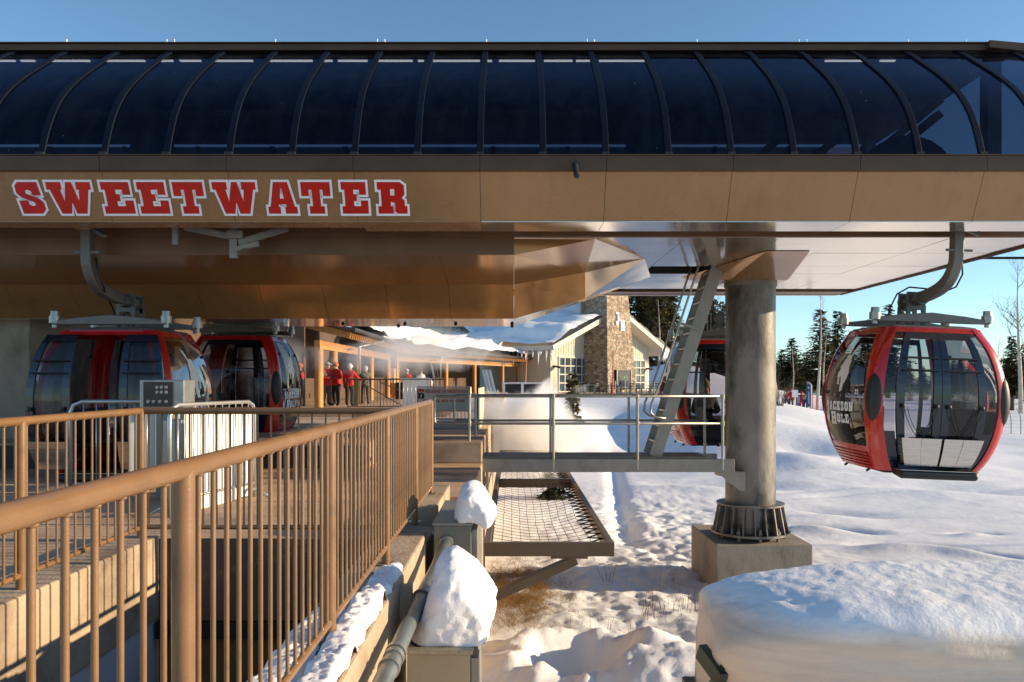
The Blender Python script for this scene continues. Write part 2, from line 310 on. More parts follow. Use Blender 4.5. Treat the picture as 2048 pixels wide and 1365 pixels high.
# ------------------------------------------------------------------ glyphs (slab serif)
G={
'S':[[(16,100),(86,100),(92,58),(62,58),(58,72),(46,76),(37,71),(39,64),(84,47),(96,36),(98,14),(84,0),(14,0),(8,42),(40,42),(43,29),(56,24),(66,28),(63,36),(18,53),(5,66),(4,88)]],
'W':[[(0,100),(34,100),(34,76),(30,76),(35,40),(45,100),(58,100),(68,40),(72,76),(67,76),(67,100),(100,100),(100,76),(94,76),(80,0),(57,0),(51,36),(45,0),(23,0),(7,76),(0,76)]],
'E':[[(0,100),(94,100),(94,60),(68,60),(68,76),(46,76),(46,62),(58,62),(58,40),(46,40),(46,24),(72,24),(72,42),(100,42),(100,0),(0,0),(0,24),(12,24),(12,76),(0,76)]],
'T':[[(0,100),(100,100),(100,56),(74,56),(74,76),(64,76),(64,24),(76,24),(76,0),(24,0),(24,24),(36,24),(36,76),(26,76),(26,56),(0,56)]],
'A':[[(0,0),(42,0),(42,22),(36,22),(38,30),(62,30),(64,22),(58,22),(58,0),(100,0),(100,22),(92,22),(74,100),(26,100),(8,22),(0,22)],[(43,48),(57,48),(52,80),(48,80)]],
'R':[[(0,100),(78,100),(92,90),(92,60),(82,50),(92,42),(92,24),(100,24),(100,0),(66,0),(58,8),(58,34),(44,38),(44,24),(52,24),(52,0),(0,0),(0,24),(12,24),(12,76),(0,76)],[(44,58),(58,58),(58,78),(44,78)]],
'C':[[(94,60),(66,60),(64,70),(52,76),(42,70),(40,50),(42,30),(52,24),(66,28),(70,38),(98,38),(92,12),(76,0),(28,0),(8,14),(2,50),(8,86),(28,100),(68,100),(94,100)]],
'K':[[(0,100),(50,100),(50,76),(42,76),(42,60),(58,76),(54,76),(54,100),(98,100),(98,76),(90,76),(66,52),(90,24),(100,24),(100,0),(52,0),(52,24),(56,24),(47,38),(42,34),(42,24),(50,24),(50,0),(0,0),(0,24),(10,24),(10,76),(0,76)]],
'O':[[(26,100),(74,100),(96,80),(96,20),(74,0),(26,0),(4,20),(4,80)],[(40,74),(60,74),(60,26),(40,26)]],
'N':[[(0,100),(40,100),(66,50),(66,76),(56,76),(56,100),(100,100),(100,76),(92,76),(92,0),(62,0),(34,54),(34,24),(44,24),(44,0),(0,0),(0,24),(8,24),(8,76),(0,76)]],
'H':[[(0,100),(46,100),(46,76),(38,76),(38,60),(62,60),(62,76),(54,76),(54,100),(100,100),(100,76),(92,76),(92,24),(100,24),(100,0),(54,0),(54,24),(62,24),(62,38),(38,38),(38,24),(46,24),(46,0),(0,0),(0,24),(8,24),(8,76),(0,76)]],
'L':[[(0,100),(54,100),(54,76),(42,76),(42,24),(70,24),(70,46),(100,46),(100,0),(0,0),(0,24),(12,24),(12,76),(0,76)]],
'J':[[(40,100),(100,100),(100,76),(90,76),(90,20),(74,0),(20,0),(2,18),(2,44),(32,44),(34,28),(46,24),(58,30),(58,76),(40,76)]],
'M':[[(0,100),(30,100),(50,50),(70,100),(100,100),(100,76),(93,76),(93,24),(100,24),(100,0),(62,0),(62,24),(70,24),(70,60),(54,24),(46,24),(30,60),(30,24),(38,24),(38,0),(0,0),(0,24),(7,24),(7,76),(0,76)]],
'I':[[(0,100),(100,100),(100,76),(72,76),(72,24),(100,24),(100,0),(0,0),(0,24),(28,24),(28,76),(0,76)]],
'D':[[(0,100),(72,100),(96,78),(96,22),(72,0),(0,0),(0,24),(10,24),(10,76),(0,76)],[(40,76),(60,76),(66,68),(66,32),(60,24),(40,24)]],
'2':[[(8,62),(38,62),(42,76),(58,76),(62,64),(4,22),(4,0),(96,0),(96,26),(44,26),(94,56),(96,84),(80,100),(20,100),(6,84)]],
'7':[[(0,100),(98,100),(98,78),(60,0),(26,0),(62,74),(28,74),(28,58),(0,58)]],
'U':[[(0,100),(46,100),(46,76),(36,76),(36,32),(44,24),(56,24),(64,32),(64,76),(54,76),(54,100),(100,100),(100,76),(92,76),(92,22),(72,0),(28,0),(8,22),(8,76),(0,76)]],
}
GW={'W':1.35,'M':1.3,'I':.5,'J':.8,'L':.85,'S':.85,'E':.85}
def area(p): return sum(p[i][0]*p[(i+1)%len(p)][1]-p[(i+1)%len(p)][0]*p[i][1] for i in range(len(p)))/2
def outset(p,d):
    p=p if area(p)>0 else p[::-1]; n=len(p); out=[]
    for i in range(n):
        a,b,c=Vector(p[i-1]),Vector(p[i]),Vector(p[(i+1)%n])
        e1=(b-a).normalized(); e2=(c-b).normalized()
        n1=Vector((e1.y,-e1.x)); n2=Vector((e2.y,-e2.x)); m=(n1+n2)
        k=1+n1.dot(n2)
        if k<.35: k=.35
        out.append(tuple(b+m*(d/k)))
    return out
def glyph(ch,x,y,w,h,grow=0):            # loops in 2D
    loops=[]
    for i,lp in enumerate(G[ch]):
        q=[(x+a/100*w,y+b/100*h) for a,b in lp]
        if grow: q=outset(q,grow if i==0 else -grow)
        if i>0 and grow and abs(area(q))<1e-7: continue
        loops.append(q)
    return loops
def fill_loops(mb,loops,fn,d,th=0,sub=0):      # triangulate loops (with holes) onto surface fn(u,v,d)
    bm=bmesh.new()
    for lp in loops:
        vs=[bm.verts.new((u,v,0)) for u,v in lp]
        for i in range(len(vs)): bm.edges.new((vs[i],vs[(i+1)%len(vs)]))
    bmesh.ops.triangle_fill(bm,edges=bm.edges,use_beauty=True,normal=(0,0,1))
    for _ in range(sub):
        es=[e for e in bm.edges if e.calc_length()>.07]
        if es: bmesh.ops.subdivide_edges(bm,edges=es,cuts=1); bmesh.ops.triangulate(bm,faces=bm.faces)
    bm.verts.index_update(); bm.verts.ensure_lookup_table()
    V=[(v.co.x,v.co.y) for v in bm.verts]; Fs=[tuple(v.index for v in f.verts) for f in bm.faces]; bm.free()
    mb.add([fn(u,v,d) for u,v in V],Fs)
    if th:                                # side walls
        for lp in loops:
            n=len(lp)
            mb.add([fn(u,v,d) for u,v in lp]+[fn(u,v,d-th) for u,v in lp],[(i,(i+1)%n,n+(i+1)%n,n+i) for i in range(n)])
def ring_outline(mb,loops,g,fn,d):      # white border strip round each loop of a glyph
    for i,lp in enumerate(loops):
        q=lp if area(lp)>0 else lp[::-1]; o_=outset(q,g if i==0 else -g*.8); n=len(q)
        mb.add([fn(u,v,d) for u,v in q]+[fn(u,v,d) for u,v in o_],[(k,(k+1)%n,n+(k+1)%n,n+k) for k in range(n)])
def text_words(string,x0,x1,y,h,fn,d,gap=.14,space=.45):
    ws=[(GW.get(c,1.0) if c!=' ' else space) for c in string]; k=(x1-x0)/(sum(ws)+gap*(len(string)-1)); x=x0; out=[MB()]
    for c,w in zip(string,ws):
        if c==' ': out.append(MB())
        else: fill_loops(out[-1],glyph(c,x,y,w*k,h),fn,d)
        x+=(w+gap)*k
    return out
def text(mb,string,x0,x1,y,h,fn,d,gap=.14,space=.45,th=0,sub=0):   # fit the string into x0..x1
    ws=[(GW.get(c,1.0) if c!=' ' else space) for c in string]
    tot=sum(ws)+gap*(len(string)-1); k=(x1-x0)/tot; x=x0
    for c,w in zip(string,ws):
        if c!=' ': fill_loops(mb,glyph(c,x,y,w*k,h),fn,d,th,sub)
        x+=(w+gap)*k
# ------------------------------------------------------------------ noise
from mathutils import noise as mn
_rng=np.random.RandomState(3); _perm=_rng.rand(256,256)
def vnoise(x,y):
    xi=np.floor(x).astype(int); yi=np.floor(y).astype(int); fx=x-xi; fy=y-yi
    fx=fx*fx*(3-2*fx); fy=fy*fy*(3-2*fy)
    g=lambda a,b:_perm[a%256,b%256]
    return (g(xi,yi)*(1-fx)+g(xi+1,yi)*fx)*(1-fy)+(g(xi,yi+1)*(1-fx)+g(xi+1,yi+1)*fx)*fy
def fbm(x,y,o=5,g=.5):
    s=0;a=1;t=0
    for k in range(o):
        s=s+a*(vnoise(x*2**k+17.3*k,y*2**k+9.1*k)-.5); t+=a; a*=g
    return s/t*2
def sst(a,b,x):
    t=np.clip((x-a)/(b-a),0,1); return t*t*(3-2*t)
def gau(x,y,cx,cy,sx,sy,rot=0):
    c,s=math.cos(rot),math.sin(rot); dx=x-cx; dy=y-cy
    u=(dx*c+dy*s)/sx; v=(-dx*s+dy*c)/sy; return np.exp(-(u*u+v*v))
def blob(name,balls,voxel,amp,scl,mat,parent=None,cut=None,seed=0,mb=None,its=6):
    mb=mb or MB()
    for c,r in balls: mb.ball(c,r,12)
    t=obj('tmp',mb,mat); md=t.modifiers.new('r','REMESH'); md.mode='VOXEL'; md.voxel_size=voxel
    sm=t.modifiers.new('s','SMOOTH'); sm.factor=.6; sm.iterations=its
    dg=bpy.context.evaluated_depsgraph_get(); me=bpy.data.meshes.new_from_object(t.evaluated_get(dg)); bpy.data.objects.remove(t)
    for v in me.vertices:
        p=v.co*scl+Vector((seed,0,0)); d=mn.fractal(p,1.0,2.0,5)
        v.co+=v.normal*(d*amp+.006*mn.fractal(v.co*22,1,2,4))
        if cut is not None and v.co.z<cut: v.co.z=cut
    me.polygons.foreach_set('use_smooth',[True]*len(me.polygons)); me.name=name
    o=bpy.data.objects.new(name,me); COL.objects.link(o)
    if parent: o.parent=parent
    return o
# ------------------------------------------------------------------ world, sun, camera
SUN_EL, SUN_AZ = 14.0, -1.0           # degrees; azimuth from +X towards +Y
w=bpy.data.worlds.new("World"); S.world=w; w.use_nodes=True; nt=w.node_tree
bg=nt.nodes['Background']; sky=nt.nodes.new('ShaderNodeTexSky'); sky.sky_type='NISHITA'; sky.sun_disc=False
sky.sun_elevation=R(SUN_EL); sky.sun_rotation=R(90-SUN_AZ); sky.air_density=1.0; sky.dust_density=.3; sky.ozone_density=1.4; sky.altitude=2000
tint=nt.nodes.new('ShaderNodeMix'); tint.data_type='RGBA'; tint.blend_type='MULTIPLY'; tint.inputs[0].default_value=1; 
gtc=nt.nodes.new('ShaderNodeTexCoord'); gsx=nt.nodes.new('ShaderNodeSeparateXYZ'); nt.links.new(gtc.outputs['Generated'],gsx.inputs[0])
nt.links.new(ramp(nt,gsx.outputs['Z'],[(0,(.72,.90,1.0)),(.10,(.80,.93,1.0)),(.35,(.79,.95,1.0))]),tint.inputs[7])
nt.links.new(sky.outputs[0],tint.inputs[6]); nt.links.new(tint.outputs[2],bg.inputs[0]); bg.inputs[1].default_value=.21
sd=Vector((math.cos(R(SUN_EL))*math.cos(R(SUN_AZ)),math.cos(R(SUN_EL))*math.sin(R(SUN_AZ)),math.sin(R(SUN_EL))))
sl=bpy.data.lights.new('sun','SUN'); sl.energy=7.6; sl.angle=R(.53); sl.color=(1,.775,.50)
so=bpy.data.objects.new('sun',sl); COL.objects.link(so); so.rotation_euler=(-sd).to_track_quat('-Z','Y').to_euler(); so.location=(30,0,20)
cd=bpy.data.cameras.new('camera'); cam=bpy.data.objects.new('camera',cd); COL.objects.link(cam)
cam.location=(0,0,CZ); cam.rotation_euler=(R(90),0,0); cd.sensor_width=36; cd.lens=F/2048*36; cd.shift_y=(HY-682.5)/2048; cd.clip_end=6000; cd.clip_start=.05
S.camera=cam
S.view_settings.view_transform='Standard'; S.view_settings.look='None'; S.view_settings.exposure=0
cy=S.cycles; cy.max_bounces=10; cy.transparent_max_bounces=24; cy.diffuse_bounces=4; cy.glossy_bounces=5; cy.volume_bounces=5; cy.volume_max_steps=64; cy.volume_step_rate=2; cy.sample_clamp_indirect=8; cy.caustics_reflective=False; cy.caustics_refractive=False
# ------------------------------------------------------------------ snow terrain
def height(x,y):
    z=-2.2+.7*sst(14,66,y)+.5*sst(80,160,y)
    n1=fbm(x*.12,y*.12,4); n2=fbm(x*.5+5,y*.5,4); n3=fbm(x*2.1,y*2.1,5,.55)
    bank=sst(29,50,y)*(1-sst(15,26,x-.1*(y-50)))
    z=z*(1-bank)+.12*bank
    z+=1.25*gau(x,y,9.2,41,3.2,9)*(1-.7*bank)+1.3*gau(x,y,2.2,39,1.5,5)*(1-.6*bank)+.9*gau(x,y,13,33,4,5)
    z-=.5*gau(x,y,5.6,38,1.6,5)
    far=sst(80,108,y)
    z+=far*(3.6*(1-sst(20,46,x+.15*(y-100)))*(1-.3*sst(-5,0,-x)))*sst(14,22,x)
    z+=far*.8*fbm(x*.03,y*.03,3)
    z+=.22*n1*sst(10,30,y)*(1-.6*bank)+.03*n2
    # drifts on the right: steep on the side away from the sun
    for cx,cy_,sx,sy,d,rot in ((7.7,19.3,.9,.28,.30,-.35),(8.7,17.4,.9,.35,.34,-.2),(9.6,16.8,.8,.2,.26,-.5),(10.9,18.8,.5,.18,.16,0),(11.2,31,1.5,1.6,.5,.2),(8.3,21.5,1.3,.5,.2,-.3),(6.8,26,2,.8,.3,-.3),(14,25,2.5,.7,.22,-.2)):
        z-=d*gau(x,y,cx,cy_,sx,sy,rot); z+=.55*d*gau(x,y,cx-.9*sx*math.cos(rot)*.6,cy_-.9*sy-.1,sx*.9,sy*1.1,rot)
    # trampled and shovelled snow
    tr=gau(x,y,3.4,19,2.6,5.5)+.8*gau(x,y,1.6,14,2.0,3)+.5*gau(x,y,.8,10.5,2,2)
    tr=np.clip(tr,0,1)
    z+=tr*(.10*n3+.05*fbm(x*5,y*5,3,.6))
    z+=.012*fbm(x*1.2,y*4.5,4)*sst(9,14,y)
    gx=x-(3.0+.10*(y-22)); z-=.16*np.exp(-(gx/.28)**2)*sst(16,19,y)*(1-sst(30,36,y))      # ploughed track
    fx=x-(2.9+.28*(17-y)+.1*np.sin(y*3)); z-=.16*np.exp(-(fx/.16)**2)*(.5+.5*np.sin(y*7.5))*sst(11,12,y)*(1-sst(17,18,y))  # footprints
    for a_,b_,c_ in ((23.5,.16,0),(24.3,.17,.5),(27.5,-.10,1.0),(20.6,.05,2)):
        tl=y-(a_+b_*(x-8)+.25*np.sin(x*.7+c_)); z-=.05*np.exp(-(tl/.14)**2)*sst(5.5,6.5,x)*(1-sst(22,28,x))
    # shovelled heap with a melted hole
    d=np.hypot((x-.80)/1.45,(y-9.35)/1.10); z+=.62*np.exp(-d**2.6)*(1+.12*n3)+.10*np.exp(-d**2)*fbm(x*4,y*4,4,.55)
    d=np.abs(np.hypot((x-.80)/.56,(y-9.45)/.55)+.16*fbm(x*3.2,y*3.2,3)); z-=.80*np.exp(-d**4); z+=.16*gau(x,y,.8,10.15,.9,.3)-.10*gau(x,y,.8,8.7,.6,.35)
    z+=.35*gau(x,y,2.2,8.6,.9,1.0)+.10*n3*gau(x,y,1.2,9,2.2,1.8)
    # pressed grass area near the wall is low
    z+=.05*gau(x,y,.3,12.5,1,1.6)
    # under the paving
    under=(1-sst(-1.6,-.9,x))*(1-sst(84,92,y)); z=np.where(under>0,z*(1-under)+np.minimum(z,-2.3)*under,z)
    return z
def axis(segs):
    out=[]
    for a,b,st in segs:
        n=max(1,int(round((b-a)/st))); out+=list(a+(b-a)*np.arange(n)/n)
    out.append(segs[-1][1]); return np.array(out)
xs=axis([(-1500,-300,200),(-300,-60,30),(-60,-4,7),(-4,-1.2,.4),(-1.2,7,.05),(7,14,.08),(14,30,.3),(30,60,1),(60,300,20),(300,1500,200)])
ys=axis([(-900,-100,100),(-100,0,12),(0,7,1),(7,13,.05),(13,22,.07),(22,40,.14),(40,70,.4),(70,130,1.2),(130,300,10),(300,2500,200)])
X,Y=np.meshgrid(xs,ys,indexing='ij'); Z=height(X,Y)
mb=MB(); nx,ny=X.shape
me=bpy.data.meshes.new('snow_ground'); V=np.stack([X,Y,Z],-1).reshape(-1,3)
idx=np.arange(nx*ny).reshape(nx,ny); Q=np.stack([idx[:-1,:-1],idx[1:,:-1],idx[1:,1:],idx[:-1,1:]],-1).reshape(-1,4)
me.vertices.add(len(V)); me.vertices.foreach_set('co',V.ravel()); me.loops.add(Q.size); me.loops.foreach_set('vertex_index',Q.ravel().astype(np.int32))
me.polygons.add(len(Q)); me.polygons.foreach_set('loop_start',np.arange(0,Q.size,4,dtype=np.int32)); me.polygons.foreach_set('loop_total',np.full(len(Q),4,dtype=np.int32)); me.update(calc_edges=True)
me.polygons.foreach_set('use_smooth',np.ones(len(Q),bool)); me.materials.append(M['snow'])
ground=bpy.data.objects.new('snow_ground',me); COL.objects.link(ground); ground['kind']='structure'
def gz(x,y): return float(height(np.array([float(x)]),np.array([float(y)]))[0])
# ------------------------------------------------------------------ plaza, platform, pit
CT=.08
mb=MB(); mb.box((-16,6.8,-3),(-1.152,9.62,0.05)); mb.box((-16,9.62,-3),(-.5,30,0.0)); struct('plaza_paving',mb,M['paver'],bevel=.012)
mb=MB(); mb.box((-40,30,-1),(-.45,95,.3)); struct('upper_plaza_paving',mb,M['paver'])
mb=MB(); mb.box((-1.9,13.4,0.003),(-.503,26,.36)); struct('raised_paving',mb,M['paver'],bevel=.02)
mb=MB(); mb.box((-9,-2,-.6),(-3.0,6.797,.05)); struct('platform_paving',mb,M['paver'],bevel=.012)
mb=MB(); mb.box((-3.36,-2,-.62),(-2.99,6.796,CT)); mb.box((-3.4,-2,-3),(-3.02,6.79,-.622),1)
o=tag(obj('pit_side_wall',mb,[M['conc'],M['paint_white']],bevel=.015),'sunlit tan concrete curb wall on the left of the open stair pit','concrete wall')
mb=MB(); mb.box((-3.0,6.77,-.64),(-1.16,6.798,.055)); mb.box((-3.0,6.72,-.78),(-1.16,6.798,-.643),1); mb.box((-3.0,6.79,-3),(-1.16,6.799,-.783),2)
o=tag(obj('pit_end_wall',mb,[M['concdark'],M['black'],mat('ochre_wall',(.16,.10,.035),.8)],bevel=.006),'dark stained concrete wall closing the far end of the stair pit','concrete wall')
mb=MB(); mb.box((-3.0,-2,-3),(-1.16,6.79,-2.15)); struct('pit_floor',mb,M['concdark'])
mb=MB(); mb.box((-1.15,-2,-3),(-.74,6.92,CT)); mb.box((-1.148,6.922,-3),(-.76,8.0,-.06)); 
tag(obj('curb_wall',mb,M['conc'],bevel=.018),'tan concrete curb wall carrying the long brown railing above the snow','concrete wall')
mb=MB(); mb.box((-1.149,8.002,-3),(-.742,9.615,.14)); tag(obj('curb_block',mb,M['conc'],bevel=.018),'short tan concrete block under the far end post of the long brown railing','concrete block')
mb=MB(); mb.box((-.9,9.6175,-3),(-.497,30,-.01))
tag(obj('plaza_retaining_wall',mb,M['conc']),'sunlit concrete retaining wall along the right edge of the plaza behind the steam','concrete wall')
# raised loading platform with black skirt
t=thing('loading_platform','low loading platform with black rubber front under the far gondola','platform',(-5.6,12.6,0))
mb=MB(); mb.box((-11,12.66,.002),(-2.3,19,.40)); obj('deck',mb,M['paver'],t)
mb=MB(); P=[(-11,.01),(-2.45,.01),(-2.22,.12),(-2.3,.36),(-11,.36)]; mb.prism(P,lambda u,v,d:(u,d,v),12.58,12.655); obj('skirt',mb,M['black'],t)
# grass and stems poking through
mb=MB(); rr=random.Random(5)
for i in range(9000):
    x=rr.gauss(.12,.36); y=rr.gauss(13.3,1.05)
    if x<-.45 or x>1.6 or y<11.2 or mn.noise(Vector((x*2.2,y*1.6,3)))<-.18: continue
    z=gz(x,y)
    a=rr.uniform(0,6.28); l=rr.uniform(.10,.34); t_=rr.uniform(1.15,1.58); 
    dx,dy,dz=math.cos(a)*math.sin(t_)*l,math.sin(a)*math.sin(t_)*l,math.cos(t_)*l+.03; wv=.0014
    mb.add([(x-wv,y,z-.01),(x+wv,y,z-.01),(x+dx*.6+wv,y+dy*.6,z+dz*.8+.02),(x+dx*.6-wv,y+dy*.6,z+dz*.8+.02),(x+dx,y+dy,z+dz*.6+.004)],[(0,1,2,3),(3,2,4)])
g=obj('dry_grass',mb,M['straw']); tag(g,'flattened straw coloured dry grass melting out of the snow under the net frame','grass',kind='stuff')
mb=MB()
for cx,cy_,n in ((2.2,12.2,26),(2.7,12.6,18),(3.4,12.4,16),(1.3,11.0,10),(1.7,14.2,10),(2.9,13.6,14),(3.2,11.8,14)):
    for i in range(n):
        x=cx+rr.gauss(0,.16); y=cy_+rr.gauss(0,.2); z=gz(x,y)-.02; a=rr.uniform(0,6.28); l=rr.uniform(.12,.42); s_=rr.uniform(.05,.5)
        mb.tube([(x,y,z),(x+math.cos(a)*s_*l*.5,y+math.sin(a)*s_*l*.5,z+l*.6),(x+math.cos(a)*s_*l,y+math.sin(a)*s_*l,z+l)],[.004,.003,.002],3)
g=obj('dry_stems',mb,M['straw2']); tag(g,'thin reddish weed stems standing in the snow before the column','weeds',kind='stuff')
# ------------------------------------------------------------------ railings
def railing(name,label,legs,posts,zt,zb,r=.0285,spacing=.114,post_r=.031,mat_=M['rail'],skip=.05,foot=None):
    root=thing(name,label,'railing',(legs[0][0][0],legs[0][0][1],CT))
    for a,b in legs:
        a=Vector((*a,0)); b=Vector((*b,0)); d=(b-a).normalized(); Ln=(b-a).length
        mb=MB(); mb.tube([a+Vector((0,0,zt)),b+Vector((0,0,zt))],r,16); obj('top_rail',mb,mat_,root,smooth=True,autosmooth=50)
        mb=MB(); mb.tube([a+Vector((0,0,zb)),b+Vector((0,0,zb))],.019,10); obj('bottom_rail',mb,mat_,root,smooth=True,autosmooth=50)
        mb=MB(); mb.tube([(0,0,0),(0,0,zt-zb-.01)],.0085,8,cap=False); mb.ball((0,0,zt-zb-.026),(.015,.015,.008),5); mb.ball((0,0,.02),(.014,.014,.006),5)
        first=obj('baluster',mb,mat_,root,smooth=True); n=int(Ln/spacing); used=False
        for i in range(n+1):
            p=a+d*(i+.5)*spacing
            if (p-a).length>Ln-.04: break
            if any((Vector((*q,0))-p).length<skip for q in posts): continue
            if not used: c=first; used=True
            else: c=first.copy(); COL.objects.link(c); c.parent=root
            c.location=Vector((p.x,p.y,zb))
    mb=None; fp=None
    for q in posts:
        base=foot(q) if foot else CT
        mb=MB(); mb.tube([(q[0],q[1],base-.02),(q[0],q[1],zt)],post_r,16); 
        pm=obj('post',mb,mat_,root,smooth=True,autosmooth=50)
        mb=MB(); mb.box((q[0]-.055,q[1]-.055,base),(q[0]+.055,q[1]+.055,base+.012)); obj('base_plate',mb,mat_,pm)
    return root
railing('railing','long bronze brown railing along the curb in the foreground',[((-.9,.3),(-.9,8.87))],[(-.9,.43),(-.9,2.19),(-.9,3.95),(-.9,5.71),(-.9,7.4),(-.9,8.86)],1.155,.205,foot=lambda q:.14 if q[1]>8 else CT)
railing('railing','L shaped brown railing around the left and far edges of the stair pit',[((-3.1,2.2),(-3.1,6.7)),((-3.1,6.7),(-.96,6.7))],[(-3.1,3.2),(-3.1,5.05),(-3.1,6.68),(-1.0,6.7)],1.14,.165,foot=lambda q:.05)
# ------------------------------------------------------------------ snow lying about
def strip(name,label,x0,x1,y0,y1,z,h,seed,edge=.05,res=.014,mt=None):
    nx=int((x1-x0)/res)+1; ny=int((y1-y0)/res)+1; P=[]
    for i in range(nx):
        row=[]
        for j in range(ny):
            x=x0+(x1-x0)*i/(nx-1); y=y0+(y1-y0)*j/(ny-1)
            e=min(x-x0,x1-x,y-y0,y1-y)+.03*mn.noise(Vector((x*9+seed,y*6,0))); e=max(0,min(1,e/edge)); e=math.sqrt(e*(2-e)) if e<1 else 1
            n=mn.fractal(Vector((x*3+seed,y*2.2,3.3)),1,2,4); hh=h*e*(.85+.5*n)+.015*mn.fractal(Vector((x*25,y*25,seed)),1,2,3)*e
            row.append((x,y,z-.02+max(0,hh+.02*e)))
        P.append(row)
    mb=MB().grid(P); return tag(obj(name,mb,mt or M['snow_soft'],smooth=True),label,'snow')
strip('snow_patch','broken ridge of snow lying on the curb beside the long brown railing',-.92,-.748,2.9,5.5,CT,.085,2.2)
strip('snow_patch','thin snow left under the near end of the long brown railing',-1.14,-.93,2.6,4.6,CT,.045,8.1)
# electrical boxes by the curb
t=thing('junction_box','grey green steel junction box bolted beside the curb with conduit entering its front','junction box',(-.5,7.4,-.9))
mb=MB(); mb.box((-.665,6.8,-.95),(-.345,8.05,.16)); obj('box',mb,M['greybox'],t,bevel=.008)
mb=MB(); mb.box((-.675,6.78,.162),(-.335,8.07,.185)); obj('lid',mb,M['galv'],t,bevel=.004)
mb=MB(); mb.box((-.341,6.83,-3),(-.30,7.9,.12)); obj('side_channel',mb,M['galv'],t)
for p in ((-.62,6.797,.12),(-.39,6.797,.12),(-.40,6.797,-.15)):
    mb=MB(); mb.tube([(p[0],p[1]+.005,p[2]),(p[0],p[1]-.012,p[2])],.009,6); obj('bolt',mb,M['galv'],t)
t=thing('electrical_cabinet','tan riveted steel cabinet at the bottom edge under the big snow lump','cabinet',(-.4,5.0,-3))
mb=MB(); mb.box((-.62,4.72,-3),(-.245,5.6,-.22)); obj('body',mb,M['tan_box'],t,bevel=.006)
mb=MB(); mb.box((-.635,4.70,-.217),(-.23,5.62,-.19)); obj('lid',mb,M['tan_box'],t,bevel=.004)
mb=MB(); mb.box((-.241,4.74,-3),(-.20,4.9,-.25)); mb.box((-.241,4.95,-3),(-.21,5.5,-.25)); obj('side_channel',mb,M['galv'],t)
for i in range(7):
    mb=MB(); mb.ball((-.60+.058*i,4.70,-.204),(.006,.004,.006),5); obj('rivet',mb,M['galv'],t)
t=thing('conduit','bent galvanised conduit pipe sloping down from the junction box along the curb','pipe',(-.6,4.5,-.5))
pts=[at(893,1082,6.8)]; pts=[Vector((-.557,6.79,.02)),Vector((-.557,6.66,.018)),Vector((-.565,6.45,.0)),Vector((-.578,6.1,-.035)),Vector((-.60,5.4,-.045)),Vector((-.618,4.6,-.06)),Vector((-.632,3.8,-.075)),Vector((-.645,2.9,-.09))]
mb=MB(); mb.tube(pts,.048,16); obj('pipe',mb,M['conduit'],t,smooth=True,autosmooth=50)
for a,b,rr_ in ((6.79,6.72,.06),(4.32,4.27,.058),(4.24,4.19,.056),(4.10,4.06,.058)):
    f=lambda y: Vector((np.interp(y,[2.9,3.8,4.6,5.4,6.1,6.45,6.66,6.79],[-.645,-.632,-.618,-.60,-.578,-.565,-.557,-.557]),y,np.interp(y,[2.9,3.8,4.6,5.4,6.1,6.45,6.66,6.79],[-.09,-.075,-.06,-.045,-.035,.0,.018,.02])))
    mb=MB(); mb.tube([f(a),f(b)],rr_,16); obj('coupling',mb,M['galvpipe'],t,smooth=True,autosmooth=40)
mb=MB(); p=f(5.3); mb.box((-.745,5.27,p.z-.12),(-.66,5.33,p.z+.09)); mb.tube([p+Vector((.055*math.cos(a),0,.055*math.sin(a))) for a in np.linspace(0,6.28,17)],.008,6); obj('clamp',mb,M['galv'],t)
mb=MB(); mb.tube([(-.73,7.3,.0),(-.66,7.3,0)],.02,10); tag(obj('pipe_stub',mb,M['galvpipe'],smooth=True),'short grey pipe stub joining the curb to the junction box','pipe')
def slab(px,Y,dy,taper=.75):
    q=[at(a,b,Y) for a,b in px]; cx=sum(v.x for v in q)/len(q); cz=min(v.z for v in q); n=len(q); mb=MB()
    rings=[(Y-dy,taper),(Y-dy*.55,.95),(Y,1),(Y+dy*.6,.97),(Y+dy,taper)]; vs=[]; fs=[]
    for y,k in rings: vs+=[(cx+(v.x-cx)*k,y,cz+(v.z-cz)*(k if k>.9 else k*.95)) for v in q]
    for r_ in range(len(rings)-1):
        for i in range(n): fs.append((r_*n+i,r_*n+(i+1)%n,(r_+1)*n+(i+1)%n,(r_+1)*n+i))
    fs.append(tuple(range(n-1,-1,-1))); fs.append(tuple((len(rings)-1)*n+i for i in range(n)))
    mb.add(vs,fs); return mb
o=blob('snow_lump',[],.014,.022,4.2,M['snow_soft'],seed=1,its=45,mb=slab([(908,1036),(914,995),(922,972),(940,962),(958,968),(975,988),(992,1020),(990,1040),(976,1048),(962,1036),(945,1032)],7.1,.34))
tag(o,'rounded snow clump hanging over the edge of the junction box','snow')
o=blob('snow_lump',[],.014,.026,3.0,M['snow_soft'],cut=-.19,seed=5,its=90,mb=slab([(818,1312),(820,1265),(840,1225),(858,1170),(880,1115),(904,1092),(936,1112),(972,1150),(998,1192),(988,1230),(980,1270),(965,1312)],5.12,.36))
tag(o,'large wedge of snow piled on the tan cabinet beside the conduit','snow')
